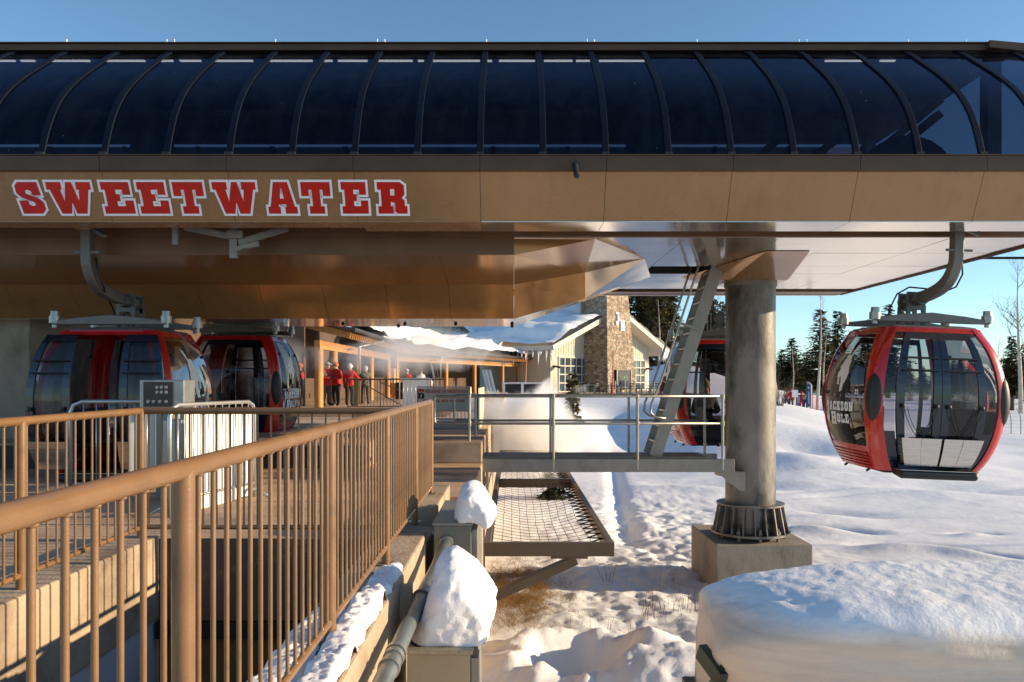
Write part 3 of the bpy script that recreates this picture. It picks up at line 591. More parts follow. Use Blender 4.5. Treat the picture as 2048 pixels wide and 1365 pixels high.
# foreground snow mass on green box
def pillow():
    # plan outline marched from the left end round the front; profile sweeps from the foot over the brink to the back
    x0,x1,y0,y1=1.17,5.6,3.92,5.15; NXm=190; P=[]
    for i in range(NXm+1):
        fx=i/NXm; x=x0+(x1-x0)*fx**1.25
        ex=min(1,(x-x0)/1.05); ro=math.sqrt(max(0,1-(1-ex)**2)); hh=.275*(.25+.75*ro)+.0; row=[]
        yf=y0+.52*(1-ro)**1.2; yb=y1-.30*(1-ro)
        for j in range(91):
            t=j/90
            if t<.42:
                s_=t/.42; z=-1.0+s_*(1.0+hh-.16)
                band=.007*math.sin((z+.05*math.sin(x*2.3+1)+.03*mn.noise(Vector((x*1.5,2,0))))*46)*float(sst(1.5,2.1,x))*(.3+.7*s_)
                y=yf+.05*(1-s_)-band-.05*mn.noise(Vector((x*1.4,z*2.4,4)))
            elif t<.62:
                a=(t-.42)/.20*math.pi/2; y=yf+.26*(1-math.cos(a)); z=hh-.16+.16*math.sin(a)
                y-=.05*mn.noise(Vector((x*1.4,z*2.4,4)))*math.cos(a); z+=.012*mn.fractal(Vector((x*6,y*6,1)),1,2,4)*math.sin(a)
            else:
                s_=(t-.62)/.38; y=yf+.26+s_*(yb-yf-.26); z=hh+.035*math.sin(min(1,s_*1.5)*math.pi/2)-.55*max(0,s_-.62)**2*4
                z+=.011*mn.fractal(Vector((x*2.0,y*3.0,7)),1,2,5)*min(1,ro+.2)+.006*mn.fractal(Vector((x*16,y*16,2)),1,2,3)
            xx=x+(.05*mn.noise(Vector((z*5,y*3,9)))-.05*math.sin(max(0,min(1,(z+.4)/.8))*math.pi))*(1-ex)
            row.append((xx,y,z))
        P.append(row)
    mb=MB().grid(P); n=len(P[0]); mb.add([p for p in P[0]]+[(P[0][-1][0],P[0][-1][1],-1.0)],[tuple(range(n))+(n,)])
    mb.grid([[r[-1],(r[-1][0],r[-1][1]+.1,-1.0)] for r in P])
    return mb
o=obj('snow_mound',pillow(),M['snow_shaded'],smooth=True,autosmooth=75); tag(o,'deep layered snow bank filling the bottom right corner','snow')
t=thing('utility_box','dark green metal box mostly buried under the deep snow bank at lower right','utility box',(1.6,4.7,-3))
mb=MB(); mb.box((1.06,4.55,-3),(3.0,5.0,-.45)); obj('body',mb,M['green'],t,bevel=.01)
mb=MB(); p0,p1=at(1402,1302,4.5),at(1446,1362,4.3); mb.beam(p0,p1,.05,.09); mb.beam(at(1420,1372,4.5),at(1446,1335,4.3),.02,.03); obj('lid_edge',mb,M['green'],t)
# ------------------------------------------------------------------ net frames
t=thing('safety_net_frame','bronze steel frame holding a black safety net over the snow slope','safety net',(.35,8.6,-.4))
x0,x1,zt,zb=-.30,1.10,-.35,-.50
for a,b in ((8.6,8.66),(14.1,14.18),(19.9,19.98)):
    mb=MB(); mb.box((x0,a,zb),(x1+.002,b,zt)); obj('cross_bar',mb,M['frame'],t,bevel=.005)
for x in (x0,x1-.07):
    mb=MB(); mb.box((x,8.663,zb+.002),(x+.07,19.9,zt-.002)); obj('side_bar',mb,M['frame'],t,bevel=.005)
rr=random.Random(9); mb=MB(); nxn,nyn=11,52
nx0,nx1,ny0,ny1=x0+.08,x1-.24,8.72,19.8
def netp(i,j):
    u=i/(nxn-1); v=j/(nyn-1); x=nx0+u*(nx1-nx0)+.05*math.sin(v*math.pi*7+1)*(u**3)*.5; y=ny0+v*(ny1-ny0)
    return Vector((x+.012*mn.noise(Vector((i*.9,j*.7,0))),y+.015*mn.noise(Vector((i*.8,j,5))),zt-.06-.10*math.sin(u*math.pi)*abs(math.sin(((y-8.6)/5.5)*math.pi))**.5))
for i in range(nxn): mb.tube([netp(i,j) for j in range(nyn)],.0035,4,cap=False)
for j in range(nyn): mb.tube([netp(i,j) for i in range(nxn)],.0035,4,cap=False)
obj('net',mb,M['net'],t)
mb=MB(); pts=[]
for k in range(40):
    y=8.8+k*.285; pts.append(Vector((x1-.07,y,zt-.05))); pts.append(Vector((nx1+.01*math.sin(k),y+.13,zt-.07)))
    mb.tube([(x1-.09,y,zt-.05),(x1-.01,y,zt-.045)],.008,5)
mb.tube(pts,.009,5,cap=False); obj('lacing_cord',mb,M['net'],t)
mb=MB(); pts=[]
for k in range(40):
    y=8.8+k*.285; pts.append(Vector((x0+.07,y,zt-.05))); pts.append(Vector((nx0,y+.13,zt-.07)))
mb.tube(pts,.008,5,cap=False); obj('lacing_cord',mb,M['net'],t)
mb=MB(); mb.beam((.70,8.72,-.555),(-.42,8.72,-1.06),.10,.13,up=(0,1,0)); obj('strut',mb,M['frame'],t,bevel=.005)
mb=MB(); mb.box((.42,8.64,-.535),(.82,8.80,-.503)); mb.tube([(.5,8.7,-.54),(.5,8.7,-.49)],.015,6); obj('bracket_plate',mb,M['frame'],t,bevel=.004)
# ------------------------------------------------------------------ walkway
YN,YF=13.55,14.5
t=thing('walkway','galvanised steel walkway with pipe handrails leading to the round column','walkway',(1.3,14,0))
mb=MB(); mb.box((-1.02,YN-.05,-.16),(3.76,YN,.06)); mb.box((-1.02,YF,-.16),(3.72,YF+.05,.06)); mb.box((-1.02,YN+.002,-.16),(-.97,YF-.002,.06))
for x in (0.3,1.7,3.0): mb.box((x,YN+.002,-.14),(x+.06,YF-.002,.0))
obj('side_beam',mb,M['galv'],t,bevel=.006)
mb=MB()
for i in range(150):
    x=-.96+i*.0285
    if x>3.4: break
    mb.box((x,YN+.004,.062),(x+.006,YF-.004,.09))
for k in range(8): 
    y=YN+.02+k*.13; mb.box((-.96,y,.06),(3.4,y+.006,.086))
obj('grating',mb,M['galv'],t)
for Yr,posts in ((YN-.03,(-.72,.70,2.12,3.56)),(YF+.03,(-.66,.70,2.12,3.50))):
    for zz in (1.12,.66):
        mb=MB(); mb.tube([(-1.28 if Yr<14 else -1.02,Yr,zz),(3.56,Yr,zz)],.022,10); obj('handrail',mb,M['galvpipe'],t,smooth=True)
    for x in posts:
        mb=MB(); mb.tube([(x,Yr,-.12),(x,Yr,1.12)],.024,10); mb.tube([(x,Yr,.62),(x,Yr,.70)],.034,10); mb.tube([(x,Yr,1.07),(x,Yr,1.15)],.033,10); mb.box((x-.035,Yr-.005,-.12),(x+.035,Yr+.03,.0)); obj('post',mb,M['galvpipe'],t,smooth=True,autosmooth=40)
    xe=-1.28 if Yr<14 else -1.02
    mb=MB(); mb.tube([(xe,Yr,1.12),(xe-.03,Yr,1.08),(xe-.03,Yr,.70),(xe,Yr,.66)],.022,10); obj('end_loop',mb,M['galvpipe'],t,smooth=True)
mb=MB(); mb.prism([(3.52,-.18),(4.0,-.18),(4.0,-.5),(3.9,-.5),(3.62,-.26),(3.52,-.24)],lambda u,v,d:(u,d,v),13.7,13.9); obj('bracket',mb,M['galv'],t)
# ------------------------------------------------------------------ column and pedestal
CX,CY=4.23,14.2
t=thing('support_column','thick weathered galvanised steel column holding up the station','column',(CX,CY,-1.4))
mb=MB(); mb.tube([(CX,CY,-1.33),(CX,CY,3.12)],.432,64); obj('shaft',mb,M['column'],t,smooth=True,autosmooth=40)
mb=MB(); mb.tube([(CX,CY,3.05),(CX,CY,3.115)],.455,64); obj('top_collar',mb,M['base'],t,smooth=True,autosmooth=40)
mb=MB(); mb.tube([(CX,CY,-1.30),(CX,CY,-1.262)],.68,48); mb.tube([(CX,CY,-.80),(CX,CY,-.772)],.585,48); mb.tube([(CX,CY,-1.262),(CX,CY,-.80)],.475,48); obj('base_flange',mb,M['base'],t,smooth=True,autosmooth=30)
for k in range(20):
    a=2*math.pi*(k+.5)/20; c,s_=math.cos(a),math.sin(a); mb=MB()
    P=[(.477,-1.261),(.655,-1.261),(.565,-.801),(.477,-.801)]
    mb.prism(P,lambda u,v,d:(CX+u*c-d*s_,CY+u*s_+d*c,v),-.011,.011); obj('gusset',mb,M['base'],t)
    if k%2==0:
        a+=math.pi/20; c,s_=math.cos(a),math.sin(a); mb=MB(); mb.tube([(CX+.57*c,CY+.57*s_,-1.38),(CX+.57*c,CY+.57*s_,-1.16)],.028,8); mb.tube([(CX+.57*c,CY+.57*s_,-1.262),(CX+.57*c,CY+.57*s_,-1.21)],.05,6); obj('anchor_bolt',mb,M['base'],t)
mb=MB(); mb.box((3.45,13.5,-3),(5.08,15.4,-1.385)); tag(obj('pedestal',mb,M['concgrey'],bevel=.02),'square grey concrete pedestal under the steel column','pedestal')
# ------------------------------------------------------------------ ship ladder
t=thing('ladder','steep galvanised ship ladder rising from the walkway to the ceiling hatch','ladder',(2.5,13.9,.09))
A0,A1=Vector((2.45,0,.09)),Vector((3.60,0,3.6)); YA,YB=13.66,14.30
for y in (YA,YB):
    mb=MB(); mb.beam(A0+Vector((0,y,0)),A1+Vector((0,y,0)),.012,.21,up=(1,0,-.33)); obj('stringer',mb,M['galv'],t)
for k in range(1,13):
    p=A0.lerp(A1,k/13.2); mb=MB(); mb.box((p.x-.10,YA+.007,p.z-.03),(p.x+.09,YB-.007,p.z)); obj('tread',mb,M['galvpipe'],t,bevel=.004)
for y in (YA-.02,YB+.02):
    d=Vector((-.30,0,.10)); mb=MB()
    mb.tube([Vector((2.62,y,.74)),Vector((2.45,y,.76)),Vector((2.36,y,.84)),Vector((2.38,y,1.0))]+[A0.lerp(A1,k)+d+Vector((0,y,0)) for k in (.33,.6,.85,1.08)],.02,8); obj('handrail',mb,M['galvpipe'],t,smooth=True)
    p=A0.lerp(A1,.62)+Vector((0,y,0)); mb=MB(); mb.beam(p+d,p+Vector((.05,0,-.02)),.02,.05); obj('handrail_bracket',mb,M['galv'],t)
# ------------------------------------------------------------------ gondola station
XL,XR=-11.2,7.35; YC=13.85
ST=thing('gondola_station','long bronze gondola lift station with smoked glass barrel canopy and red lettering','lift station',(-2,YC,3.33))
seam=[-.38+1.497*k for k in range(-8,8)]; seam=[XL]+[s for s in seam if XL+.2<s<XR-.2]+[XR]
def fas(u,v,d): return (u, 9.75-.427*v-.904*d, 3.335+.904*v-.427*d)
for a,b in zip(seam[:-1],seam[1:]):
    mb=MB(); mb.prism([(a+.003,0),(b-.003,0),(b-.003,.602),(a+.003,.602)],fas,0,-.02); obj('fascia_panel',mb,M['fascia'],ST)
    yb=10.36 if a>-2.2 else 10.12
    mb=MB(); mb.box((a+.003,9.754,3.322),(b-.003,yb,3.334)); mb.box((a+.003,yb-.012,3.335),(b-.003,yb,3.55)); obj('lip_panel',mb,M['soffit'] if a>-.5 else M['fascia'],ST)
    mb=MB(); mb.box((a+.002,9.44,3.868),(b-.002,9.50,4.048)); mb.box((a+.002,9.43,4.049),(b-.002,9.60,4.062)); obj('trim_band',mb,M['trim'],ST,bevel=.006)
    for x in (a+.03,b-.03):
        for z in (3.89,4.02):
            pass
mb=MB(); mb.box((XL,9.80,3.62),(XR,10.86,3.65)); mb.box((XL,10.83,3.336),(XR,10.858,3.619)); obj('slot_channel',mb,M['channel'],ST)
mb=MB(); mb.box((XL,16.982,3.336),(XR,17.0,3.6)); mb.box((XL,16.98,3.6),(XR,18.2,3.63)); mb.box((XL,17.46,3.32),(XR+.1,17.48,3.6)); mb.box((XL,17.482,3.32),(XR+.1,17.98,3.334)); obj('rear_slot_channel',mb,M['channel'],ST)
# ceiling panels
bx=[.03,1.116,2.37,3.65,4.6,5.98,XR]; by=[10.862,12.2,13.6,14.57,15.8,16.98]; rr=random.Random(4)
for i in range(6):
    for j in range(5):
        if i==2 and j==2: continue
        a,b,c,d=bx[i]+.003,bx[i+1]-.003,by[j]+.003,by[j+1]-.003; tz=[rr.uniform(-.006,.006) for _ in range(4)]
        mb=MB(); mb.add([(a,c,3.33+tz[0]*.3),(b,c,3.33+tz[1]*.3),(b,d,3.33+tz[2]*.3),(a,d,3.33+tz[3]*.3),(a,c,3.345),(b,c,3.345),(b,d,3.345),(a,d,3.345)],[(0,3,2,1),(4,5,6,7),(0,1,5,4),(1,2,6,5),(2,3,7,6),(3,0,4,7)])
        obj('ceiling_panel',mb,M['soffit'],ST)
mb=MB(); mb.box((2.36,13.59,3.35),(2.372,14.58,3.75)); mb.box((3.65,13.59,3.35),(3.66,14.58,3.75)); mb.box((2.374,14.572,3.346),(3.648,14.585,3.75)); mb.box((2.374,13.585,3.346),(3.648,13.598,3.75)); mb.box((2.3,13.5,3.76),(3.7,14.7,3.77)); obj('hatch',mb,M['dark'],ST)
mb=MB(); mb.box((XR,9.7,3.31),(XR+.03,18,3.42)); mb.box((XR+.0305,10.9,3.30),(XR+.06,17.98,3.335)); obj('end_trim',mb,M['trim'],ST)
mb=MB(); mb.box((XL,9.7,3.66),(XR,18,3.69)); obj('floor_deck',mb,M['dark'],ST)
# capital above column
bm=bmesh.new()
for p in [(3.8,11.95,3.322),(4.45,11.95,3.322),(5.25,15.1,3.322),(3.2,15.1,3.322),(3.74,13.72,3.11),(4.72,13.72,3.11),(4.72,14.7,3.11),(3.74,14.7,3.11)]: bm.verts.new(p)
bmesh.ops.convex_hull(bm,input=bm.verts); bm.verts.index_update(); mb=MB(); mb.add([v.co[:] for v in bm.verts],[[v.index for v in f.verts] for f in bm.faces]); bm.free(); obj('column_capital',mb,M['housing'],ST)
# drive housing hanging under the left half
xsn=[XL]+[float(k) for k in range(-11,0)]+[.03]
A,B,C_,D_=(10.9,3.10),(12.6,2.9),(13.1,2.40),(15.0,2.40)
for a,b in zip(xsn[:-1],xsn[1:]):
    for (p,q) in ((A,B),(B,C_),(C_,D_)):
        n=Vector((q[1]-p[1],-(q[0]-p[0]))).normalized()*.012
        mb=MB(); e=.0025; t0=Vector(p).lerp(Vector(q),.001); t1=Vector(p).lerp(Vector(q),.999)
        mb.add([(a+e,t0.x,t0.y),(b-e,t0.x,t0.y),(b-e,t1.x,t1.y),(a+e,t1.x,t1.y),(a+e,t0.x-n.x,t0.y-n.y),(b-e,t0.x-n.x,t0.y-n.y),(b-e,t1.x-n.x,t1.y-n.y),(a+e,t1.x-n.x,t1.y-n.y)],[(0,3,2,1),(4,5,6,7),(0,1,5,4),(1,2,6,5),(2,3,7,6),(3,0,4,7)])
        obj('housing_panel',mb,M['housing'] if q!=D_ else M['soffit'],ST)
mb=MB(); mb.box((XL,10.9,3.101),(.03,10.915,3.62)); obj('housing_front',mb,M['channel'],ST)
mb=MB(); mb.box((XL,14.99,2.41),(.03,15.01,3.66)); mb.box((XL-.01,10.9,3.12),(XL,15,3.6)); obj('housing_back',mb,M['channel'],ST)
x=.032
pA,pB,pC,pD=(x,)+A,(x,)+B,(x,)+C_,(x,)+D_; P1=(1.14,10.95,3.325); E_=(1.15,12.6,3.09); F_=(1.19,13.0,2.72); G_=(2.11,12.72,3.325); H_=(2.6,15.0,3.325)
mb=MB(); mb.add([pA,P1,E_,pB],[(0,1,2,3)]); mb.add([pB,E_,F_,pC],[(0,1,2,3)]); mb.add([P1,(pA[0],pA[1],3.325),pA],[(0,1,2)])
obj('housing_end',mb,M['housing'],ST)
mb=MB(); mb.add([P1,G_,E_],[(0,1,2)]); mb.add([E_,G_,F_],[(0,1,2)]); mb.add([pC,F_,G_,H_,pD],[(0,1,2),(0,2,3),(0,3,4)]); obj('housing_end',mb,M['soffit'],ST)
for p in (( .0,14.2,2.39),(.0,14.8,2.39),(-1,14.2,2.39),(-1.9,14.2,2.39),(-2.1,14.8,2.39),(-3,14.2,2.39)):
    mb=MB(); mb.ball(p,.03,6); obj('bolt',mb,M['dark'],ST)
# canopy
prof=[(9.55,4.05),(9.64,4.33),(9.78,4.63),(9.97,4.90),(10.2,5.14),(10.53,5.42),(10.93,5.72),(11.22,5.94),(11.5,6.11)]
def csp(P,n=3):
    out=[]
    for i in range(len(P)-1):
        p0,p1,p2,p3=[Vector(P[max(0,min(len(P)-1,k))]) for k in (i-1,i,i+1,i+2)]
        for k in range(n):
            t=k/n; out.append(.5*((2*p1)+(-p0+p2)*t+(2*p0-5*p1+4*p2-p3)*t*t+(-p0+3*p1-3*p2+p3)*t**3))
    return out+[Vector(P[-1])]
pr=csp(prof,2); ribs=[-.38+.7485*k for k in range(-15,12)]; ribs=[r for r in ribs if XL<r<XR+.6]
for a,b in zip(ribs[:-1],ribs[1:]):
    mb=MB(); mb.grid([[(a+(b-a)*u/2,p.x-.012*math.sin(u/2*math.pi),p.y) for p in pr] for u in range(3)]); obj('canopy_pane',mb,M['canopy'],ST,smooth=True)
for r_ in ribs:
    mb=MB(); mb.rsweep([(r_,p.x-.008,p.y+.006) for p in pr],.082,.03,(1,0,0)); obj('canopy_rib',mb,M['rib'],ST,bevel=.008)
    mb=MB(); mb.box((r_-.045,9.50,4.063),(r_+.045,9.56,4.11)); obj('rib_foot',mb,M['black'],ST)
mb=MB(); mb.box((XL,11.40,6.10),(6.75,11.62,6.19)); mb.box((XL,11.36,6.191),(6.9,11.66,6.203)); obj('ridge_cap',mb,M['trim'],ST,bevel=.006)
mb=MB(); mb.prism([(6.751,6.10),(7.9,5.98),(7.9,6.10),(6.751,6.20)],lambda u,v,d:(u,d,v),11.3,11.62); obj('ridge_end',mb,M['trim'],ST)
for px in (-70,135,335,350,552,755,770,973,1174,1188,1393,1597,1612,1815,1930):
    X_=(px-1024)*11.4/1600; mb=MB(); mb.tube([(X_,11.38,6.195),(X_,11.38,6.245)],[.012,.006],6); obj('snow_pin',mb,M['white'],ST)
mb=MB(); mb.box((XL,11.5,6.165),(XR,16.2,6.18)); obj('roof_deck',mb,M['dark'],ST)
mb=MB(); mb.grid([[(u,2*YC-p.x,p.y) for p in pr] for u in (XL,-2,XR)]); obj('rear_canopy',mb,M['canopy'],ST,smooth=True)
for r_ in ribs[::2]:
    mb=MB(); mb.rsweep([(r_,2*YC-p.x,p.y) for p in pr],.09,.05,(1,0,0)); obj('rear_rib',mb,M['rib'],ST)
mb=MB(); mb.box((XL,18.0,3.31),(XR,18.2,4.06)); obj('rear_fascia',mb,M['fascia'],ST)
mb=MB(); mb.box((XL-.05,9.7,3.4),(XL-.02,18,6.2)); obj('end_wall',mb,M['dark'],ST)
rr=random.Random(11)
for px0,px1 in ((-40,30),(42,70),(103,180),(212,290),(320,346),(360,402),(428,506),(538,625),(648,665),(676,735),(757,825),(836,848),(866,960),(974,984),(998,1070),(1088,1145),(1152,1180),(1198,1290),(1650,1732),(1760,1790)):
    a,b=(px0-1024)*11.85/1600,(px1-1024)*11.85/1600
    mb=MB(); mb.box((a,11.83,6.115),(b,11.87,6.132)); obj('lamp',mb,M['lamp'],ST)  # thin strips that glow under the roof deck, source left open
mach=mat('machinery_blue_grey',(.12,.13,.16),.5,.2,.3,2)
mb=MB(); mb.box((XL,11.5,4.86),(5.0,11.62,4.95)); obj('machine_beam',mb,mach,ST)
mb=MB(); mb.box((XL,11.5,4.2),(4.2,11.6,4.45)); obj('machine_beam',mb,mach,ST)
mb=MB(); mb.box((XL,12.6,5.55),(5.4,12.75,5.66)); obj('machine_beam',mb,M['siding_dark'],ST)
for k in range(14):
    X_=-10.4+k*1.05; mb=MB(); mb.tube([(X_,11.25,4.38),(X_,11.45,4.38)],.2,18); obj('drive_tyre',mb,M['black'],ST,smooth=True,autosmooth=40)
for (a,b) in (((3.2,12,4.3),(5.0,12,5.9)),((3.9,12.4,4.3),(5.7,12.4,5.6)),((5.0,12.4,4.2),(6.6,12.4,5.5)),((5.4,13.5,4.6),(7.2,13.5,6.1)),((4.6,15,4.2),(6.4,15,5.6)),((1.6,12.6,4.3),(3.0,12.6,6.0))):
    mb=MB(); mb.beam(a,b,.12,.22,up=(0,1,0)); obj('truss_brace',mb,M['siding_dark'],ST)
mb=MB(); mb.box((6.9,11.6,3.8),(7.1,11.8,6.2)); mb.box((6.9,15.6,3.8),(7.1,15.8,6.2)); mb.box((5.2,12,4.0),(7.3,12.2,4.35)); obj('end_frame',mb,mach,ST)
mb=MB(); mb.tube([(6.2,12.6,4.5),(6.25,12.9,4.5)],.75,24); obj('bullwheel',mb,mach,ST,smooth=True,autosmooth=40)
for X_ in (-9.3,-5.1,1.9):
    mb=MB(); mb.prism([(X_-.35,4.1),(X_+.35,4.1),(X_+.25,4.9),(X_-.05,5.1),(X_-.3,4.7)],lambda u,v,d:(u,d,v),11.3,11.44); obj('motor_cover',mb,mach,ST)
# SWEETWATER lettering
LET=[('S',28,92),('W',93,190),('E',201,270),('E',273,340),('T',344,413),('W',423,518),('A',530,597),('T',599,666),('E',679,740),('R',751,818)]
for ch,p0,p1 in LET:
    a,b=(p0-1024)*9.62/1600+.026,(p1-1024)*9.62/1600-.026; y0,h=.092,.38
    wm=MB(); ring_outline(wm,glyph(ch,a,y0,b-a,h),.028,fas,.008)
    rm=MB(); fill_loops(rm,glyph(ch,a,y0,b-a,h),fas,.010,.003)
    lo=obj('letter',rm,M['redlet'],ST); obj('outline',wm,M['white'],lo)
# brackets under the slot on the left
mb=MB(); mb.beam(at(351,450,10.5),at(351,490,10.5),.07,.05); obj('guide_bracket',mb,M['galv'],ST)
mb=MB(); q=at(468,452,10.5); mb.beam(q,at(468,517,10.5),.10,.07); mb.beam(at(370,455,10.5),at(462,474,10.5),.05,.08); mb.beam(at(478,486,10.5),at(575,457,10.5),.05,.08); mb.beam(at(470,500,10.45),at(492,492,10.45),.05,.05); mb.beam(at(490,494,10.45),at(518,488,10.45),.06,.06); mb.beam(at(455,470,10.45),at(486,470,10.45),.08,.1); obj('guide_bracket',mb,M['galv'],ST)
for k in range(40):
    pass
# fascia camera
t=thing('security_camera','small black tube camera mounted under the trim band above the plain fascia','camera',(.75,9.4,3.9))
mb=MB(); mb.tube([(.742,9.42,3.93),(.75,9.28,3.76)],.032,12); obj('barrel',mb,M['black'],t,smooth=True,autosmooth=40)
mb=MB(); mb.tube([(.7505,9.281,3.762),(.7508,9.276,3.757)],.022,12); obj('lens',mb,M['navy'],t)
mb=MB(); mb.box((.715,9.40,3.90),(.77,9.437,3.97)); obj('mount',mb,M['black'],t)
# haul rope
mb=MB(); mb.tube([(7.4,17.1,4.0),(30,17.1,4.02),(70,17.1,4.3)],.028,8); tag(obj('haul_rope',mb,M['cable'],smooth=True),'dark steel haul rope leaving the right end of the station','cable')
# concrete pillar at the left
mb=MB(); mb.box((-12,13.6,-.2),(-8.2,15.6,3.4)); tag(obj('concrete_pillar',mb,M['concgrey'],bevel=.02),'tall bare concrete pillar behind the open gondola at the left edge','pillar')
# ------------------------------------------------------------------ gondola cabins
ZP=[0,.25,.6,1.0,1.4,1.75,2.05]; HXP=[.66,.80,.905,.95,.92,.83,.68]; HYP=[.66,.78,.87,.90,.88,.80,.66]; RC=.17
from bisect import bisect
def interp(z,P):
    q=csp2[id(P)]; return float(np.interp(z,q[0],q[1]))
csp2={}
for P in (HXP,HYP):
    c=csp(list(zip(ZP,P)),6); csp2[id(P)]=([p.x for p in c],[p.y for p in c])
hx=lambda z:interp(z,HXP); hy=lambda z:interp(z,HYP)
def surf(face,u,z,off=0):
    X_,Y_=hx(z),hy(z)
    if face=='F': return (u*(X_-RC),-(Y_+off)-.02*(1-u*u),z)
    if face=='B': return (-u*(X_-RC),(Y_+off)+.02*(1-u*u),z)
    if face=='R': return ((X_+off)+.03*(1-u*u),u*(Y_-RC),z)
    if face=='L': return (-(X_+off)-.03*(1-u*u),-u*(Y_-RC),z)
def patch(mb,face,u0,u1,z0,z1,off=0,nu=6,nz=10,th=0,mi=0):
    P=[[surf(face,u0+(u1-u0)*i/nu,z0+(z1-z0)*j/nz,off) for j in range(nz+1)] for i in range(nu+1)]
    mb.grid(P,mi)
    if th:
        Q=[[surf(face,u0+(u1-u0)*i/nu,z0+(z1-z0)*j/nz,off-th) for j in range(nz+1)] for i in range(nu+1)]
        mb.grid(Q,mi,True)
        for e in ('l','r','b','t'):
            if e=='l': a,b=P[0],Q[0]
            if e=='r': a,b=P[-1],Q[-1]
            if e=='b': a,b=[p[0] for p in P],[p[0] for p in Q]
            if e=='t': a,b=[p[-1] for p in P],[p[-1] for p in Q]
            mb.grid([a,b],mi)
    return mb
def ringpatch(mb,face,u0,u1,z0,z1,wu,wz,off,th,mi=0):
    patch(mb,face,u0,u0+wu,z0,z1,off,2,14,th,mi); patch(mb,face,u1-wu,u1,z0,z1,off,2,14,th,mi)
    patch(mb,face,u0+wu,u1-wu,z0,z0+wz,off,4,2,th,mi); patch(mb,face,u0+wu,u1-wu,z1-wz,z1,off,4,2,th,mi)
BR=[(318,652),(300,665),(288,690),(283,705),(272,700),(262,705),(255,712),(262,722),(250,730),(240,748),(228,765),(235,772),(224,790),(222,812),(228,820),(228,852),(240,852),(238,815),(244,808),(250,830),(247,870),(248,892),(262,882),(268,850),(277,838),(287,815),(292,790),(288,765),(293,735),(289,715),(298,695),(310,672)]
BR=[((x-272)/240,(892-y)/240) for x,y in BR]     # about .4 wide, 1.0 tall
